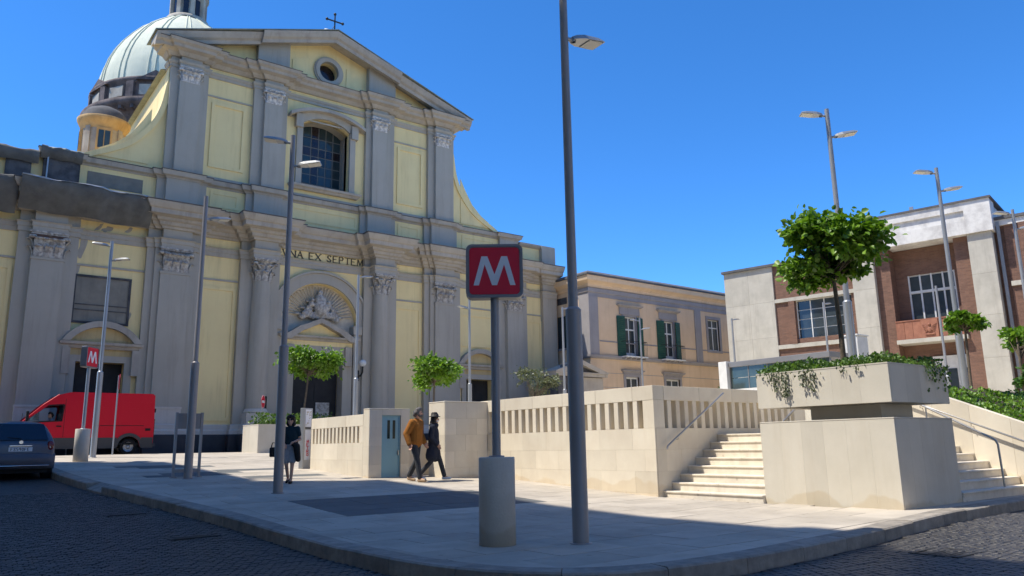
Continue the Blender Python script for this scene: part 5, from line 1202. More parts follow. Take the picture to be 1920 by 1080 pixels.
# ================================================================ metro signs
def rrect(w, h, r_, n=5):
    out = []
    for cx, cz, a0 in ((w/2-r_, h/2-r_, 0), (-w/2+r_, h/2-r_, PI/2), (-w/2+r_, -h/2+r_, PI), (w/2-r_, -h/2+r_, 3*PI/2)):
        out += [(cx+r_*math.cos(a0+PI/2*i/n), cz+r_*math.sin(a0+PI/2*i/n)) for i in range(n+1)]
    return out
MP = [(-.3, -.27), (-.185, .25), (-.075, .25), (0, .0), (.075, .25), (.185, .25), (.3, -.27), (.215, -.27), (.13, .1), (.045, -.27), (-.045, -.27), (-.13, .1), (-.215, -.27)]
MP = [(-.275, -.195), (-.17, .195), (-.092, .195), (0, -.05), (.092, .195), (.17, .195), (.275, -.195), (.205, -.195), (.128, .085), (.033, -.195), (-.033, -.195), (-.128, .085), (-.205, -.195)]
def metro(label, x, y, z, rz, polem, sc=.953):
    t = thing('metro_sign', label, 'metro sign', (x, y, z), rz, 'metro signs of the square'); t.scale = (sc, sc, sc)
    MB().lathe([(.0, -.1), (.228, -.1), (.228, 1.05), (.222, 1.062), (.0, 1.064)], n=40).build('concrete_base', 'concrete', t, local=True)
    MB().tube([(0, 0, 1.06), (0, 0, 3.15)], .055, 16).build('post', polem, t, local=True)
    MB().lathe([(.1, 1.064), (.1, 1.08), (.06, 1.084)], n=20).build('post_flange', polem, t, local=True)
    zc = 3.46
    def pr(poly, y0, y1, nm, mm, hol=()):
        m_ = MB().prism([(a_, b_+zc) for a_, b_ in poly], y0, y1, 'y', [[(a_, b_+zc) for a_, b_ in h_] for h_ in hol], smooth=False); return m_.build(nm, mm, bx_ if nm not in ('sign_box',) else t, local=True)
    bx_ = None
    bx_ = pr(rrect(.75, .72, .08), -.09, .09, 'sign_box', 'signgrey')
    for s_ in (-1, 1):
        a_, b_ = sorted((s_*.091, s_*.095)); pr(rrect(.66, .63, .05), a_, b_, 'red_face', 'signred')
        a_, b_ = sorted((s_*.0955, s_*.1)); pr([(q*1.0*(-s_), w) for q, w in MP], a_, b_, 'letter_m', 'signwhite')
        a_, b_ = sorted((s_*.0905, s_*.105)); pr(rrect(.75, .72, .08), a_, b_, 'frame', 'signgrey', [rrect(.68, .65, .055)])
    return t
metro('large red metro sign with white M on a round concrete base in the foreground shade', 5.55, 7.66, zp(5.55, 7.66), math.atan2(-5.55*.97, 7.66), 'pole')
metro('distant red metro sign with white M on a sunlit concrete base before the van', 4.05, 27.97, zp(4.05, 27.97), R(52), 'galv')
# no-entry signs
def noentry(label, x, y, z, zc, rz, extra=False):
    t = thing('no_entry_sign', label, 'road sign', (x, y, z), rz)
    MB().tube([(0, .03, -.1), (0, .03, zc-z+.25)], .028, 10).build('post', 'galv', t, local=True)
    d = MB().prism([(.3*math.cos(2*PI*i/28), zc-z+.3*math.sin(2*PI*i/28)) for i in range(28)], -.012, 0, 'y').build('disc', 'signred', t, local=True)
    MB().box(-.21, .21, -.016, -.0125, zc-z-.055, zc-z+.055).build('bar', 'signwhite', d, local=True)
    MB().prism([(.3*math.cos(2*PI*i/28), zc-z+.3*math.sin(2*PI*i/28)) for i in range(28)], -.0145, -.0125, 'y', [[(.28*math.cos(2*PI*i/28), zc-z+.28*math.sin(2*PI*i/28)) for i in range(28)]]).build('rim', 'signwhite', d, local=True)
    if extra: MB().box(.33, .62, .0, .02, zc-z-.28, zc-z+.28).build('back_plate', 'black', t, local=True)
noentry('no-entry sign seen almost edge-on in front of the red van', 5.94, 33.4, 1.28, 4.1, R(80))
noentry('small no-entry sign by the church column above the planter', 12.3, 35.2, 1.3, 3.55, R(55), True)
# information panel on two posts
ip = thing('notice_stand', 'grey information panel on two posts behind a lamp post', 'sign', (5.28, 20.35, zp(5.3, 20.35)), R(0))
for x in (-.3, .3):
    MB().box(x-.03, x+.03, -.03, .03, -.05, 1.58).build('post', 'pole', ip, local=True); MB().box(x-.07, x+.07, -.07, .07, 0, .015).build('foot_plate', 'pole', ip, local=True)
MB().box(-.268, .268, -.012, .012, 1.18, 1.56).build('panel', 'signgrey', ip, local=True, bevel=.004); MB().box(-.268, .268, -.02, .02, .12, .2).build('lower_bar', 'pole', ip, local=True)
# totem
to = thing('information_totem', 'white pasted-over totem with red lettering at the end of the low slotted wall', 'totem', (9.0, 21.98, zp(9.0, 21.98)), R(30))
bd = MB().box(-.2, .2, -.07, .07, 0, 1.74).build('body', 'galv', to, local=True, bevel=.008)
MB().box(-.13, .13, -.075, -.071, 1.2, 1.7).build('upper_panel', 'signwhite', bd, local=True); MB().box(-.13, .13, -.078, -.071, 1.14, 1.18).build('slot', 'black', bd, local=True)
MB().box(-.13, .13, -.075, -.071, .25, 1.1).build('lower_panel', 'signwhite', bd, local=True)
for i in range(5): o = glyph('METRO'[i], .1, .075, .02, .006, False).build('letter', 'signred', bd, local=True); o.location = (-.05, -.078, .74-i*.095)
rs = random.Random(2)
for i in range(16): MB().obox((rs.uniform(-.1, .1), -.077, rs.uniform(1.24, 1.66)), (rs.uniform(.02, .08), .003, rs.uniform(.015, .05)), ry=rs.uniform(-.8, .8)).build('torn_sticker', 'concrete', bd, local=True)

# ================================================================ red van
vz = 1.275
vn = thing('delivery_van', 'red high-roof delivery van with its driver at the open window', 'van', (5.2, 37.2, vz))
VX0, VX1, VY0, VY1 = 2.15, 7.95, 36.25, 38.2
prof = [(VX0+.02, .42), (VX0, .62), (VX0+.04, .95), (VX0+.22, 1.12), (VX0+.95, 1.36), (VX0+1.6, 2.02), (VX0+2.15, 2.46), (VX0+2.5, 2.56), (VX0+2.7, 2.575), (VX1-.12, 2.575), (VX1-.03, 2.5), (VX1, 1.3), (VX1+.0, .5), (VX1-.05, .38)]
def arch(cx, r_): return [(cx+r_*math.cos(a_), .34+r_*math.sin(a_)) for a_ in [PI*i/10 for i in range(11)]]
wx1, wx0 = 7.0, VX0+.95
bot = [(VX1-.05, .38)]+[(x, z) for x, z in arch(wx1, .43)]+[(x, z) for x, z in arch(wx0, .43)]+[(VX0+.02, .42)]
side = prof[:-1]+[(VX1-.05, .38)]+[p for p in arch(wx1, .43) if p[1] >= .34]+[p for p in arch(wx0, .43) if p[1] >= .34]
wnd = [(VX0+1.08, 1.36), (VX0+1.12, 1.46), (VX0+1.75, 1.99), (VX0+2.28, 2.03), (VX0+2.32, 1.98), (VX0+2.27, 1.43)]
zo = lambda L_: [(x, z+vz) for x, z in L_]
for nm, y0, y1 in (('side_panel', VY0, VY0+.04), ('side_panel', VY1-.04, VY1)):
    o = MB().prism(zo(side), y0, y1, 'y', [zo(wnd)]).build(nm, 'vanred', vn)
    if nm == 'side_panel' and y0 == VY0: near = o
# skin over the top, nose and tail
def strip(pts, nm, m, y0=VY0+.02, y1=VY1-.02, inset=0):
    vs = []
    for x, z in pts: vs += [(x, y0+inset, z+vz), (x, y1-inset, z+vz)]
    return MB().add(vs, [(i*2, i*2+1, i*2+3, i*2+2) for i in range(len(pts)-1)], False).build(nm, m, vn)
strip(prof[:5], 'nose', 'vanred'); strip(prof[6:12]+[prof[12]], 'roof_and_tail', 'vanred'); strip([(x+.02, z-.02) for x, z in (prof[4], prof[5], prof[6])], 'windscreen', 'glass')
ps = MB()
for y in (VY0, VY1-.06):
    for a_, b_ in ((prof[4], prof[5]), (prof[5], prof[6])): ps.tube([(a_[0], y+.03, a_[1]+vz), (b_[0], y+.03, b_[1]+vz)], .04, 6)
ps.build('windscreen_pillar', 'vanred', vn)
MB().box(VX0+2.4, VX0+2.45, VY0+.05, VY1-.05, vz+.4, vz+2.5).build('bulkhead', 'plastic', vn); MB().box(VX0+.4, VX1-.1, VY0+.05, VY1-.05, vz+.42, vz+.5).build('floor', 'black', vn)
MB().box(VX0+1.75, VX0+2.25, VY0+.2, VY0+.75, vz+.5, vz+.95).build('seat', 'plastic', vn); MB().box(VX0+2.2, VX0+2.36, VY0+.2, VY0+.75, vz+.95, vz+1.7).build('seat_back', 'plastic', vn)
MB().box(VX0+.7, VX0+1.2, VY0+.06, VY1-.06, vz+.95, vz+1.35).build('dashboard', 'black', vn)
sk = MB(); pts = [(VX0+1.42, .38), (VX1-1.45, .38)]
for x0, x1 in ((VX0+1.4, wx1-.47), (wx1+.47, VX1-.02)): sk.prism(zo([(x0, .28), (x1, .28), (x1, .72), (x0, .72)]), VY0-.02, VY0+.001, 'y')
sk.prism(zo([(wx1+.56*math.cos(PI*i/12), .34+.56*math.sin(PI*i/12)) for i in range(13)]+[(wx1+.43*math.cos(PI*i/12), .34+.43*math.sin(PI*i/12)) for i in range(12, -1, -1)]), VY0-.035, VY0+.001, 'y')
sk.prism(zo([(wx0+.56*math.cos(PI*i/12), .34+.56*math.sin(PI*i/12)) for i in range(13)]+[(wx0+.43*math.cos(PI*i/12), .34+.43*math.sin(PI*i/12)) for i in range(12, -1, -1)]), VY0-.035, VY0+.001, 'y')
sk.build('side_skirt', 'plastic', vn)
sm_ = MB()
for z in (1.08, 2.2, 1.95): sm_.box(VX0+2.6, VX1-.15, VY0-.006, VY0+.001, vz+z, vz+z+.025)
sm_.build('body_crease', 'vanred', vn)
for x in (VX0+2.38, VX0+3.6): bx('door_seam', 'black', vn, x, x+.014, VY0-.003, VY0+.002, vz+.75, vz+2.3)
bx('door_rail', 'black', vn, VX0+3.7, VX1-.4, VY0-.004, VY0+.002, vz+1.2, vz+1.225)
bx('front_door_handle', 'black', vn, VX0+2.12, VX0+2.3, VY0-.03, VY0, vz+1.16, vz+1.21)
fr_ = MB().prism(zo([(x+(.05 if x > VX0+1.7 else -.05), z+(.05 if z > 1.7 else -.05)) for x, z in wnd]), VY0-.008, VY0+.002, 'y', [zo(wnd)]).build('window_seal', 'black', vn)
MB().prism(zo([(VX0+1.1, 1.4), (VX0+1.14, 1.47), (VX0+1.48, 1.75), (VX0+1.5, 1.41)]), VY0+.012, VY0+.018, 'y').build('quarter_glass', 'glass', vn)
mr_ = MB().box(VX0+1.02, VX0+1.12, VY0-.3, VY0-.06, vz+1.38, vz+1.78).build('wing_mirror', 'black', vn, bevel=.03); MB().tube([(VX0+1.08, VY0-.1, vz+1.45), (VX0+1.12, VY0+.02, vz+1.42)], .03, 6).build('mirror_arm', 'black', mr_)
MB().box(VX1-.34, VX1-.14, VY0-.03, VY0, vz+1.0, vz+1.1).build('door_handle', 'black', vn); MB().box(VX1-.005, VX1+.03, VY0+.03, VY0+.18, vz+.8, vz+1.5).build('tail_light', 'tail', vn); MB().box(VX1-.005, VX1+.04, VY0+.0, VY0+.08, vz+1.78, vz+1.95).build('hinge', 'black', vn)
MB().box(VX0+.0, VX0+.1, VY0+.2, VY0+.6, vz+.75, vz+1.0).build('headlight', 'glass', vn); MB().box(VX0-.06, VX0+.3, VY0, VY1, vz+.25, vz+.55).build('bumper', 'plastic', vn, bevel=.04); MB().box(VX1-.05, VX1+.1, VY0+.05, VY1-.05, vz+.32, vz+.46).build('rear_bumper', 'plastic', vn, bevel=.02)
def wheel(parent, x, y, z, r_, w, axis='y', nm='wheel'):
    rot = Matrix.Rotation(PI/2, 4, 'X') if axis == 'y' else Matrix.Rotation(PI/2, 4, 'Y')
    def place_(mb): mb.v = [tuple(Matrix.Translation((x, y, z)) @ rot @ Vector(p)) for p in mb.v]; return mb
    t_ = place_(MB().lathe([(r_*.6, -w/2), (r_*.93, -w/2), (r_, -w*.35), (r_, w*.35), (r_*.93, w/2), (r_*.6, w/2)], n=28)).build(nm, 'black', parent)
    mb = MB().lathe([(1e-3, w*.28), (r_*.2, w*.3), (r_*.24, w*.2), (r_*.5, w*.22), (r_*.6, w*.42), (r_*.62, w*.42)], n=24); mb.lathe([(1e-3, -w*.28), (r_*.2, -w*.3), (r_*.24, -w*.2), (r_*.5, -w*.22), (r_*.6, -w*.42), (r_*.62, -w*.42)], n=24)
    for i in range(8): mb.lathe([(1e-3, w*.24), (r_*.06, w*.24)], (r_*.37*math.cos(i*PI/4), r_*.37*math.sin(i*PI/4), .002), 8)
    place_(mb).build('rim', 'rim', t_)
for x in (wx0, wx1):
    for y in (VY0+.15, VY1-.15): wheel(vn, x, y, vz+.33, .335, .22)
ar_ = MB()
for x in (wx0, wx1): ar_.box(x-.5, x+.5, VY0+.3, VY1-.3, vz+.3, vz+.85)
ar_.build('wheel_housing', 'black', vn)

# ================================================================ blue hatchback seen from behind
cz = zr(1.9, 24)-.03
cr_ = thing('parked_car', 'small blue hatchback in the shade at the left edge, seen from behind', 'car', (2.02, 23.4, cz), R(3))
# body stations from tail (y=0) to nose (y=3.5): half widths and heights
def carsec(y, hw, zb, zs, zr2, hr):   # sill z, shoulder z, roof z, roof half width
    return [(-hw*.9, y, zb), (-hw, y, zb+.18), (-hw, y, zs-.12), (-hw*.96, y, zs), (-hr*1.02, y, zr2-.12), (-hr*.85, y, zr2-.02), (0, y, zr2+.02), (hr*.85, y, zr2-.02), (hr*1.02, y, zr2-.12), (hw*.96, y, zs), (hw, y, zs-.12), (hw, y, zb+.18), (hw*.9, y, zb)]
ST = [(.0, .70, .38, .86, .9, .64), (.05, .76, .3, .94, .98, .68), (.16, .79, .26, .98, 1.24, .64), (.3, .81, .24, .99, 1.42, .6), (.55, .82, .22, .98, 1.48, .59), (1.2, .82, .2, .96, 1.5, .6), (1.9, .82, .2, .94, 1.46, .6), (2.5, .81, .2, .93, 1.1, .66), (2.95, .8, .22, .88, .95, .7), (3.35, .74, .26, .76, .8, .66), (3.5, .62, .34, .62, .64, .55)]
vs = []; 
for s_ in ST: vs += carsec(*s_)
m_ = 13; fs = [(i*m_+j, i*m_+j+1, (i+1)*m_+j+1, (i+1)*m_+j) for i in range(len(ST)-1) for j in range(m_-1)]+[tuple(range(m_)), tuple(range((len(ST)-1)*m_, len(ST)*m_))[::-1]]
bd = MB().add(vs, fs, True).build('body', 'carblue', cr_, local=True); sb_ = bd.modifiers.new('s', 'SUBSURF'); sb_.levels = 2; sb_.render_levels = 2
MB().add([(-.6, .015, .99), (.6, .015, .99), (.5, .25, 1.4), (-.5, .25, 1.4), (-.6, .1, .99), (.6, .1, .99), (.5, .32, 1.38), (-.5, .32, 1.38)], [(0, 1, 2, 3), (4, 5, 6, 7), (0, 1, 5, 4), (1, 2, 6, 5), (2, 3, 7, 6), (3, 0, 4, 7)]).build('rear_window', 'carglass', cr_, local=True)
bpm = MB(); vsb = []
for x in np.linspace(-.8, .8, 11):
    yb = -.06+.16*(abs(x)/.8)**3; vsb += [(x, yb+.04, .26), (x, yb-.02, .34), (x, yb-.05, .5), (x, yb-.02, .62), (x, yb+.04, .66), (x, yb+.25, .66), (x, yb+.25, .26)]
bpm.add(vsb, [(i*7+j, i*7+(j+1) % 7, (i+1)*7+(j+1) % 7, (i+1)*7+j) for i in range(10) for j in range(7)]+[tuple(range(7)), tuple(range(70, 77))], True); o = bpm.build('rear_bumper', 'bumper', cr_, local=True)
MB().tube([(x, -.085+.16*(abs(x)/.8)**3, .345) for x in np.linspace(-.66, .66, 9)], .014, 6).build('chrome_strip', 'chrome', o, local=True)
for sg in (-1, 1):
    tl = MB().ball((sg*.66, .055, .83), .12, 8, (.75, .45, 1.15)).build('tail_light', 'tail', cr_, local=True)
    MB().ball((sg*.66, .03, .8), .055, 6, (.8, .5, 1)).build('reflector', 'chrome', tl, local=True)
pt = MB().box(-.26, .26, -.012, .0, .7, .81).build('number_plate', 'signwhite', cr_, local=True)
for i, c_ in enumerate('FS590FE'): o = glyph(c_, .042, .07, .012, .004, False).build('plate_letter', 'black', pt, local=True); o.location = (-.21+i*.06, -.0135, .72)
MB().obox((0, -.01, .84), (.5, .03, .03)).build('chrome_handle', 'chrome', cr_, local=True, bevel=.006); MB().prism([(.045*math.cos(i*PI/8), .93+.045*math.sin(i*PI/8)) for i in range(16)], -.005, .03, 'y').build('badge', 'chrome', cr_, local=True)
MB().tube([(0, .02, 1.02), (-.3, .045, 1.05)], .01, 6).build('rear_wiper', 'black', cr_, local=True); MB().tube([(.02, .5, 1.5), (.02, .42, 1.68)], .006, 5).build('aerial', 'black', cr_, local=True)
for y in (.55, 2.85):
    for sg in (-1, 1):
        r_ = .3; rot = Matrix.Rotation(PI/2, 4, 'Y')
        t_ = MB().lathe([(r_*.55, -.1), (r_*.95, -.1), (r_, -.06), (r_, .06), (r_*.95, .1), (r_*.55, .1)], n=24); t_.v = [tuple(Matrix.Translation((sg*.7, y, .3)) @ rot @ Vector(p)) for p in t_.v]; w_ = t_.build('wheel', 'black', cr_, local=True)
        t_ = MB().lathe([(1e-3, .05), (r_*.5, .04), (r_*.6, .09)], n=20); t_.lathe([(1e-3, -.05), (r_*.5, -.04), (r_*.6, -.09)], n=20); t_.v = [tuple(Matrix.Translation((sg*.7, y, .3)) @ rot @ Vector(p)) for p in t_.v]; t_.build('rim', 'rim', w_, local=True)
MB().box(-.65, .65, .1, 3.2, .16, .32).build('underbody', 'black', cr_, local=True)
# ================================================================ people
def remesh(o, vox, it=3):
    md = o.modifiers.new('remesh', 'REMESH'); md.mode = 'VOXEL'; md.voxel_size = vox; md.use_smooth_shade = True
    sm_ = o.modifiers.new('smooth', 'SMOOTH'); sm_.iterations = it; sm_.factor = .5
def hand(mb, w, d, side):
    # palm and five curled fingers; d = direction of the forearm
    d = Vector(d).normalized(); fwd = Vector((0, -1, 0)); lat = d.cross(fwd).normalized(); fwd = lat.cross(d).normalized()
    w = Vector(w)
    mb.capsule(w+d*.02, w+d*.075, .03, .034, 8); mb.capsule(w+d*.03+fwd*.02, w+d*.08+fwd*.02, .022, .024, 8); mb.capsule(w+d*.03-fwd*.02, w+d*.08-fwd*.02, .022, .022, 8)
    for k, (off, ln_) in enumerate(((.034, .075), (.012, .085), (-.011, .08), (-.033, .062))):
        b0 = w+d*.085+fwd*off; k1 = b0+d*ln_*.5+lat*(-side)*.012; k2 = k1+d*ln_*.4+lat*(-side)*.03
        mb.capsule(b0, k1, .0105, .0098, 6); mb.capsule(k1, k2, .0098, .0085, 6)
    t0 = w+d*.03+fwd*.035; t1 = t0+d*.035+fwd*.022; mb.capsule(t0, t1, .013, .012, 6); mb.capsule(t1, t1+d*.03+lat*(-side)*.012, .012, .0095, 6)
def figure(label, loc, rz, J, H, parts, vox=.0095, headturn=0, hair='short', hairm='hair'):
    t = thing('person', label, 'person', loc, rz, 'people on the square'); k = H/1.75; t.scale = (k, k, k)
    body = MB(); hc = Vector(J['head'])
    Rh = Matrix.Translation(hc) @ Matrix.Rotation(headturn, 4, 'Z'); hp = lambda *p: Rh @ Vector(p)
    sub = MB(); sub.ball((0, 0, 0), .1, 12, (.78, .98, 1.18)); sub.v = [tuple(Rh @ Vector(p)) for p in sub.v]; body.v += sub.v; body.f += sub.f; body.sm += sub.sm
    body.capsule(hp(0, -.035, -.075), hp(0, -.06, -.09), .05, .036, 8)          # jaw and chin
    body.capsule(hp(0, -.09, .01), hp(0, -.112, -.03), .01, .016, 8)             # nose
    for sg in (-1, 1): body.capsule(hp(sg*.078, .01, .015), hp(sg*.082, .015, -.03), .014, .01, 6); body.capsule(hp(sg*.02, -.092, -.062), hp(0, -.096, -.062), .008, .01, 6)
    nk = Vector(J['neck']); body.capsule(hc+Vector((0, .01, -.08)), nk, .05, .056)
    pel = Vector(J['pelvis']); ch_ = Vector(J['chest'])
    body.capsule(nk, ch_, .06, .13); body.capsule(ch_, pel, .13, .125)
    for s_, sg in (('L', 1), ('R', -1)):
        sh, el, wr, hi, kn, an, toe = (Vector(J[q+s_]) for q in ('sh', 'el', 'wr', 'hip', 'kn', 'an', 'toe'))
        body.capsule(ch_+Vector((0, 0, .08)), sh, .09, .058); body.capsule(sh, el, .05, .038); body.capsule(el, wr, .038, .026); hand(body, wr, wr-el, sg)
        body.capsule(pel, hi, .12, .09); body.capsule(hi, kn, .085, .055); body.capsule(kn, an, .052, .035); body.capsule(an, toe, .036, .026)
    b_ = body.build('body', 'skin', t, local=True); remesh(b_, vox, 2)
    for sg in (-1, 1): MB().ball(tuple(hp(sg*.034, -.085, .012)), .0095, 6).build('eye', 'black', b_, local=True)
    hm = MB()
    if hair == 'short':
        for p in ((0, .02, .05), (0, .05, .0), (.035, .01, .06), (-.035, .01, .06), (0, -.035, .085), (.05, .035, 0), (-.05, .035, 0), (0, .06, -.04)): hm.ball(tuple(hp(*p)), .07, 8, (1, 1, .95))
    else:
        for p in ((0, .02, .05), (0, .05, .0), (.035, .01, .06), (-.035, .01, .06), (0, -.04, .085), (.055, .03, -.02), (-.055, .03, -.02), (.06, .03, -.09), (-.06, .03, -.09), (0, .07, -.09), (.05, -.03, .06), (-.05, -.03, .06)): hm.ball(tuple(hp(*p)), .068, 8, (1, 1, 1.05))
    o = hm.build('hair', hairm, t, local=True); remesh(o, .016, 2)
    for nm, m, caps in parts:
        pm = MB()
        for c_ in caps: pm.capsule(*c_, 12)
        o = pm.build(nm, m, t, local=True); remesh(o, .014, 3)
    return t, hp
def V(*p): return Vector(p)
def legs(J, r0=.1, r1=.068, r2=.062):
    out = []
    for s_ in 'LR': out += [(J['pelvis'], J['hip'+s_], .135, .105), (J['hip'+s_], J['kn'+s_], r0, r1), (J['kn'+s_], V(*J['an'+s_])+V(0, 0, .04), r1, r2)]
    return out
def shoes(J): return [(V(*J['an'+s_])+V(0, .02, -.035), V(*J['toe'+s_])+V(0, -.01, 0), .045, .036) for s_ in 'LR']
def torso(J, w=.15, low=.0, arm0=.075, arm1=.06, arm2=.05):
    out = [(J['chest'], V(*J['pelvis'])+V(0, 0, low), w, w), (V(*J['neck'])+V(0, 0, -.02), J['chest'], .085, w)]
    for s_, sg in (('L', 1), ('R', -1)):
        out += [(V(*J['chest'])+V(sg*.06, 0, .05), V(*J['pelvis'])+V(sg*.06, 0, low), w*.85, w*.9), (V(*J['chest'])+V(0, 0, .08), J['sh'+s_], .11, arm0), (J['sh'+s_], J['el'+s_], arm0, arm1), (J['el'+s_], J['wr'+s_], arm1, arm2)]
    return out
Jm = dict(head=(0, -.05, 1.64), neck=(0, -.01, 1.47), chest=(0, 0, 1.25), pelvis=(0, .02, .95), shL=(.19, 0, 1.41), shR=(-.19, 0, 1.41), elL=(.25, .02, 1.14), wrL=(.2, -.12, .93), elR=(-.29, .1, 1.14), wrR=(-.3, .0, .9),
          hipL=(.09, .02, .92), knL=(.08, .03, .5), anL=(.06, .22, .12), toeL=(.07, .09, .05), hipR=(-.09, .02, .92), knR=(-.09, -.1, .5), anR=(-.08, -.16, .08), toeR=(-.09, -.32, .04))
man, hp = figure('man in rust jacket and dark jeans walking with the woman in navy', (9.62, 16.62, zp(9.6, 16.6)-.01), R(28), Jm, 1.76, [
    ('trousers', 'charcoal', legs(Jm)), ('jacket', 'rust', torso(Jm, .165, .0, .085, .075, .062)), ('shoes', 'tan', shoes(Jm))], headturn=R(35), hairm='greyhair')
bm_ = MB()
for p in ((0, -.075, -.085), (.03, -.055, -.08), (-.03, -.055, -.08), (.05, -.025, -.06), (-.05, -.025, -.06), (0, -.085, -.06)): bm_.ball(tuple(hp(*p)), .034, 7)
o = bm_.build('beard', 'greyhair', man, local=True); remesh(o, .012, 2)
Jw = dict(head=(0, -.03, 1.63), neck=(0, 0, 1.46), chest=(0, 0, 1.25), pelvis=(0, 0, .95), shL=(.17, 0, 1.4), shR=(-.17, 0, 1.4), elL=(.24, .06, 1.14), wrL=(.25, -.02, .9), elR=(-.22, .02, 1.14), wrR=(-.14, -.12, .96),
          hipL=(.08, 0, .92), knL=(.08, -.16, .53), anL=(.08, -.27, .11), toeL=(.08, -.42, .07), hipR=(-.08, 0, .92), knR=(-.08, .06, .5), anR=(-.08, .34, .17), toeR=(-.08, .22, .06))
wm, hp = figure('woman in navy coat and dark hat walking beside the man in rust jacket', (10.12, 16.62, zp(10.1, 16.6)-.01), R(45), Jw, 1.62, [
    ('trousers', 'charcoal', legs(Jw, .09, .066, .062)), ('coat', 'navy', torso(Jw, .15, -.02, .078, .068, .06)+[(V(0, 0, .95), V(.05, -.02, .66), .16, .17), (V(0, 0, .95), V(-.05, .04, .66), .16, .17)]),
    ('shoes', 'white', shoes(Jw)), ('scarf', 'navy', [(V(-.06, -.05, 1.46), V(.06, -.05, 1.46), .075, .075), (V(-.05, .05, 1.46), V(.05, .05, 1.46), .07, .07)]),
    ('carried_cloth', 'bluebag', [(V(.22, -.02, 1.28), V(.3, -.02, 1.0), .05, .075), (V(.3, -.02, 1.0), V(.34, .0, .82), .075, .05)])], headturn=R(20), hair='long')
hm = MB().lathe([(1e-3, .2), (.07, .195), (.088, .16), (.094, .1), (.15, .085), (.17, .07), (.1, .075)], tuple(hp(0, .01, -.02)), 24); hm.build('hat', 'hair', wm, local=True)
mk = MB().ball(tuple(hp(0, -.06, -.055)), .06, 8, (1, .75, .75)).build('face_mask', 'white', wm, local=True)
Jg = dict(head=(0, -.03, 1.62), neck=(0, 0, 1.45), chest=(0, 0, 1.25), pelvis=(0, 0, .95), shL=(.17, 0, 1.4), shR=(-.17, 0, 1.4), elL=(.24, .02, 1.13), wrL=(.13, -.18, 1.06), elR=(-.24, .02, 1.13), wrR=(-.1, -.18, 1.0),
          hipL=(.08, 0, .92), knL=(.08, -.05, .5), anL=(.06, -.05, .09), toeL=(.07, -.2, .045), hipR=(-.08, 0, .92), knR=(-.08, -.02, .5), anR=(-.08, .2, .14), toeR=(-.08, .08, .05))
gl, hp = figure('woman in dark top and grey shorts standing behind a lamp post', (6.82, 17.55, zp(6.8, 17.5)-.01), R(-36), Jg, 1.56, [
    ('top', 'tee', torso(Jg, .145, .1, .07, .05, .03)[:3]+[(V(.08, 0, 1.3), V(.08, 0, 1.05), .11, .12), (V(-.08, 0, 1.3), V(-.08, 0, 1.05), .11, .12)]+[(V(0, 0, 1.33), Jg['sh'+s_], .11, .075) for s_ in 'LR']+[(Jg['sh'+s_], V(*Jg['sh'+s_]).lerp(V(*Jg['el'+s_]), .55), .072, .066) for s_ in 'LR']),
    ('shorts', 'grey_skirt', [(Jg['pelvis'], Jg['hip'+s_], .145, .115) for s_ in 'LR']+[(Jg['hip'+s_], V(*Jg['hip'+s_]).lerp(V(*Jg['kn'+s_]), .75), .115, .1) for s_ in 'LR']),
    ('shoes', 'black', shoes(Jg)), ('dark_jacket', 'black', [(V(.1, -.17, 1.03), V(.2, -.14, .95), .06, .07), (V(.2, -.14, .95), V(.24, -.1, .62), .09, .07)])], hair='long')
sg_ = MB()
for sg in (-1, 1): sg_.ball(tuple(hp(sg*.034, -.098, .012)), .027, 7, (1, .4, .8))
sg_.build('sunglasses', 'black', gl, local=True)
bgm = thing('shoulder_bag', 'dark bag hanging left of the woman behind the lamp post', 'bag', (6.5, 17.72, zp(6.6, 17.6)+.72))
MB().box(-.1, .1, -.04, .04, -.12, .1).build('body', 'black', bgm, local=True, bevel=.03); MB().tube([(-.07, 0, .08), (-.04, 0, .2), (.04, 0, .2), (.07, 0, .08)], .012, 6).build('strap', 'black', bgm, local=True)
# driver in the van, seated
Jd = dict(head=(0, -.05, 1.2), neck=(0, 0, 1.02), chest=(0, 0, .8), pelvis=(0, .05, .5), shL=(.19, 0, .96), shR=(-.19, 0, .96), elL=(.26, -.12, .74), wrL=(.17, -.38, .82), elR=(-.26, -.12, .74), wrR=(-.17, -.38, .82),
          hipL=(.09, 0, .48), knL=(.12, -.42, .5), anL=(.12, -.5, .1), toeL=(.12, -.64, .06), hipR=(-.09, 0, .48), knR=(-.12, -.42, .5), anR=(-.12, -.5, .1), toeR=(-.12, -.64, .06))
figure('driver in a pale shirt sitting at the wheel of the red van', (VX0+1.98, VY0+.45, vz+.47), R(-90), Jd, 1.7, [('shirt', 'grey_skirt', torso(Jd, .15)), ('trousers', 'charcoal', legs(Jd))], headturn=R(40), vox=.014)

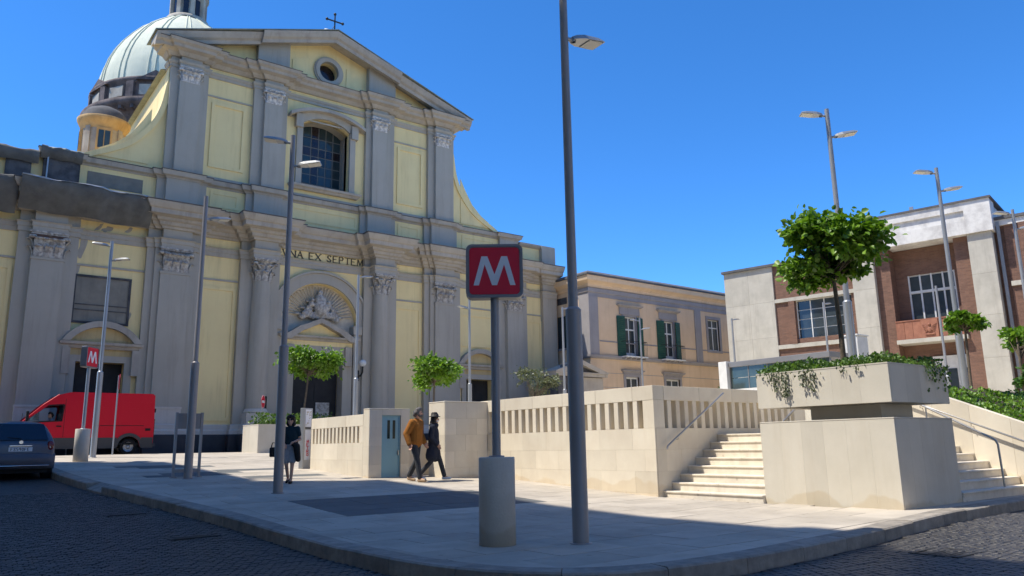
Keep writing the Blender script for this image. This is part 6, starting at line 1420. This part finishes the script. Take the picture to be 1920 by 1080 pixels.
# ================================================================ trees and plants
def leaves(name, m, pts, nrm, size, parent, seed=0, jitter=.9, tints=None, droop=.25):
    r_ = np.random.RandomState(seed); n = len(pts); pts = np.asarray(pts, float)
    d = np.asarray(nrm, float)+r_.normal(0, jitter, (n, 3)); d[:, 2] -= droop; d /= np.linalg.norm(d, axis=1)[:, None]+1e-9
    up_ = r_.normal(0, 1, (n, 3)); up_[:, 2] += 1.2; sd_ = np.cross(d, up_); sd_ /= np.linalg.norm(sd_, axis=1)[:, None]+1e-9; nn = np.cross(sd_, d)
    L_ = size*r_.uniform(.65, 1.25, n)[:, None]; w = L_*.42
    v = np.stack([pts, pts+d*L_*.3+sd_*w*.9+nn*L_*.12, pts+d*L_*.7+sd_*w*.75+nn*L_*.08, pts+d*L_-nn*L_*.12, pts+d*L_*.7-sd_*w*.75+nn*L_*.08, pts+d*L_*.3-sd_*w*.9+nn*L_*.12], 1).reshape(-1, 3)
    idx = np.arange(n)[:, None]*6; f = np.concatenate([idx+np.array([0, 1, 2, 3]), idx+np.array([0, 3, 4, 5])], 1).reshape(-1, 4)
    me = bpy.data.meshes.new(name); me.vertices.add(len(v)); me.vertices.foreach_set('co', v.ravel()); me.loops.add(f.size); me.loops.foreach_set('vertex_index', f.ravel().astype(np.int32))
    me.polygons.add(len(f)); me.polygons.foreach_set('loop_start', np.arange(0, f.size, 4, dtype=np.int32)); me.polygons.foreach_set('loop_total', np.full(len(f), 4, dtype=np.int32)); me.update(); me.validate()
    at = me.attributes.new('tint', 'FLOAT', 'POINT'); tt = (r_.uniform(0, .7, n) if tints is None else tints+r_.uniform(0, .3, n)); at.data.foreach_set('value', np.repeat(tt, 6).astype(np.float32))
    return link(name, me, m, parent)
def tree(label, base, trunk, cc, rad, nclump, per, lsize, tr, m='leaf', seed=0, flat=1.0, hole=.55, name='tree', cat='tree', group=None):
    t = thing(name, label, cat, base, 0, group); r_ = np.random.RandomState(seed); rr_ = random.Random(seed)
    path = [Vector(p) for p in trunk]; k = len(path)
    tk = MB().tube(path, [tr*(1-.45*i/(k-1)) for i in range(k)], 10).build('trunk', 'bark', t)
    cc = Vector(cc); P = []; Nn = []; limb = MB(); T = []
    nl = max(5, nclump//7); lobes = []
    for i in range(nl):   # boughs: uneven lobes with gaps between them
        a_ = 2*PI*(i*.382+r_.uniform(-.06, .06)); h_ = -.35+1.2*((i*.618+.3) % 1); q_ = math.sqrt(max(.12, 1-min(1, abs(h_))**2))*r_.uniform(.55, .9)
        lobes.append((np.array(cc)+np.array([math.cos(a_)*q_*rad[0], math.sin(a_)*q_*rad[1], h_*rad[2]*.8]), r_.uniform(.3, .52)))
    for i in range(nclump):
        lc, lr = lobes[i % nl]
        u = r_.normal(0, 1, 3); u /= np.linalg.norm(u); u[2] = abs(u[2])*.8 if r_.uniform() < .7 else u[2]
        rr = hole+(1-hole)*r_.uniform(0, 1)**.5
        c_ = lc+u*np.array(rad)*lr*rr
        s_ = np.array(rad).mean()*.13*r_.uniform(.6, 1.4)
        q = r_.normal(0, 1, (per, 3))*s_*np.array([1, 1, .7]); P.append(c_+q); Nn.append(np.tile(u*.7, (per, 1))+q/s_*.5); T.append(np.full(per, r_.uniform(0, .45)))
        if i < 26:
            a_ = path[-1].lerp(path[-2], rr_.uniform(0, .5)); e = Vector(c_); mid = a_.lerp(e, .5)+Vector((0, 0, -.08*rad[2]))
            limb.tube([a_, mid, e], [tr*.35, tr*.22, tr*.08], 5)
    limb.build('limbs', 'bark', tk)
    leaves('crown', m, np.concatenate(P), np.concatenate(Nn), lsize, t, seed+1, tints=np.concatenate(T)); return t
tree('round-headed young tree in the low planter before the church portal', (12.87, 31.9, 2.38), [(12.87, 31.9, 2.38), (12.95, 31.9, 3.2), (13.05, 31.9, 4.2), (13.05, 31.9, 4.7)], (13.05, 31.9, 4.95), (1.2, 1.15, .74), 84, 50, .15, .05, seed=3)
tree('round-headed young tree above the walking couple', (16.4, 27, ZT), [(16.4, 27, ZT), (16.42, 27, 2.6), (16.45, 27, 3.6), (16.47, 27, 4.1)], (16.48, 27, 4.25), (1.0, .98, .7), 84, 50, .145, .045, seed=8)
tree('large leafy tree growing out of the big planter', (13.75, 7.75, 2.6), [(13.75, 7.75, 2.58), (13.7, 7.72, 3.4), (13.62, 7.7, 4.2), (13.58, 7.7, 4.55)], (13.5, 7.65, 4.8), (.88, .88, .78), 112, 52, .125, .055, seed=21, m='leaf')
tree('slender little tree in front of the brick balcony', (22.2, 9, ZT), [(22.2, 9, ZT), (22.2, 9, 3.0), (22.28, 9, 4.1), (22.3, 9, 4.35)], (22.3, 9, 4.4), (.5, .5, .24), 20, 24, .17, .045, seed=5)
tree('dense green shrub at the right edge above the flower bed', (26.2, 8.55, 2.4), [(26.2, 8.55, 2.4), (26.2, 8.55, 2.8), (26.2, 8.55, 3.1)], (26.4, 8.6, 3.1), (.95, .85, .42), 46, 40, .13, .06, 'leafdark', seed=6, name='shrub', cat='shrub')
tree('small tree cut by the right edge of the picture', (26.6, 9.3, ZT), [(26.6, 9.3, ZT), (26.6, 9.3, 3.2), (26.6, 9.3, 4.1)], (27.3, 9.3, 4.3), (.7, .7, .4), 26, 30, .17, .06, seed=9)
tree('grey-green olive bush against the church wall behind the parapet', (26.5, 33, ZT), [(26.5, 33, ZT), (26.5, 33, 3.0), (26.55, 33, 4.2)], (26.55, 33, 4.6), (1.25, 1.1, .95), 44, 26, .13, .06, 'olive', seed=12, name='olive_bush', cat='bush')
tree('low bush showing over the slotted parapet before the peach building', (29, 21.5, ZT), [(29, 21.5, ZT), (29, 21.5, 2.6), (29, 21.5, 3.2)], (29, 21.5, 3.25), (.9, .9, .45), 18, 24, .15, .05, 'leafdark', seed=13, name='bush', cat='bush')
def cover_plants(name, label, parent_loc, n, fn, size, m, seed):
    r_ = np.random.RandomState(seed); P = np.array([fn(r_) for _ in range(n)]); Nn = np.tile([0, 0, .8], (n, 1))
    o = leaves(name, m, P, Nn, size, None, seed, 1.0, droop=-.2); return tag(o, label, 'plants', kind='stuff')
def top_hedge(r_):
    x, y = r_.uniform(PX0+.02, PX1), r_.uniform(PY0+.02, PY1); e = min(1, min(x-PX0, y-PY0)/.5)
    bumpy = .1+.09*math.sin(x*4+1)*math.sin(y*3.3)+.06*math.sin(y*9)
    return (x, y, 2.6+abs(r_.uniform(0, 1))**.8*(.04+.1*e+.6*max(0, bumpy)))
cover_plants('hedge_plants', 'low green groundcover filling the top of the big planter', None, 4600, top_hedge, .058, 'hedge', 4)
def vine(r_, y0, ln_):
    t_ = r_.uniform(0, 1); return (PX0-.02-.05*r_.uniform(), y0+r_.normal(0, .07)*(1-.5*t_), 2.64-ln_*t_)
vs_ = [(8.3, .36, 75), (8.1, .46, 110), (7.72, .3, 60), (7.55, .4, 60), (7.0, .1, 12), (6.75, .08, 10), (8.5, .1, 12)]
rv_ = np.random.RandomState(6); P = np.array([vine(rv_, y, l) for y, l, n in vs_ for _ in range(n)])
tag(leaves('trailing_vines', 'olive', P, np.tile([-.3, 0, -1.2], (len(P), 1)), .045, None, 6, .5), 'trailing stems hanging down the sunny face of the big planter', 'plants', kind='stuff')
P = np.array([(PX0+1.2+rv_.uniform(0, .9), PY0-.02-.04*rv_.uniform(), 2.66-.28*rv_.uniform()**2*(1 if i % 3 else 1.6)) for i in range(160)])
tag(leaves('trailing_vines', 'hedge', P, np.tile([0, -.3, -1], (len(P), 1)), .05, None, 7, .6), 'trailing stems spilling over the shaded right end of the big planter', 'plants', kind='stuff')
def bed_plants(r_):
    x, y = 17.9+11*r_.uniform()**1.3, r_.uniform(5.8, 8.6); return (x, y, top(y)-.1+.13*r_.uniform()**.7*(.6+.4*math.sin(x*3)*math.sin(y*4)))
cover_plants('bed_plants', 'bright low plants growing in the sloping flower bed', None, 5200, bed_plants, .075, 'leaf', 14)
def pla(r_):
    return (r_.uniform(10.95, 14.2), r_.uniform(31.4, 33), 2.4+.5*r_.uniform()*abs(math.sin(r_.uniform(0, 6))))
cover_plants('planter_plants', 'sparse green plants in the low planter before the church', None, 900, pla, .12, 'hedge', 15)
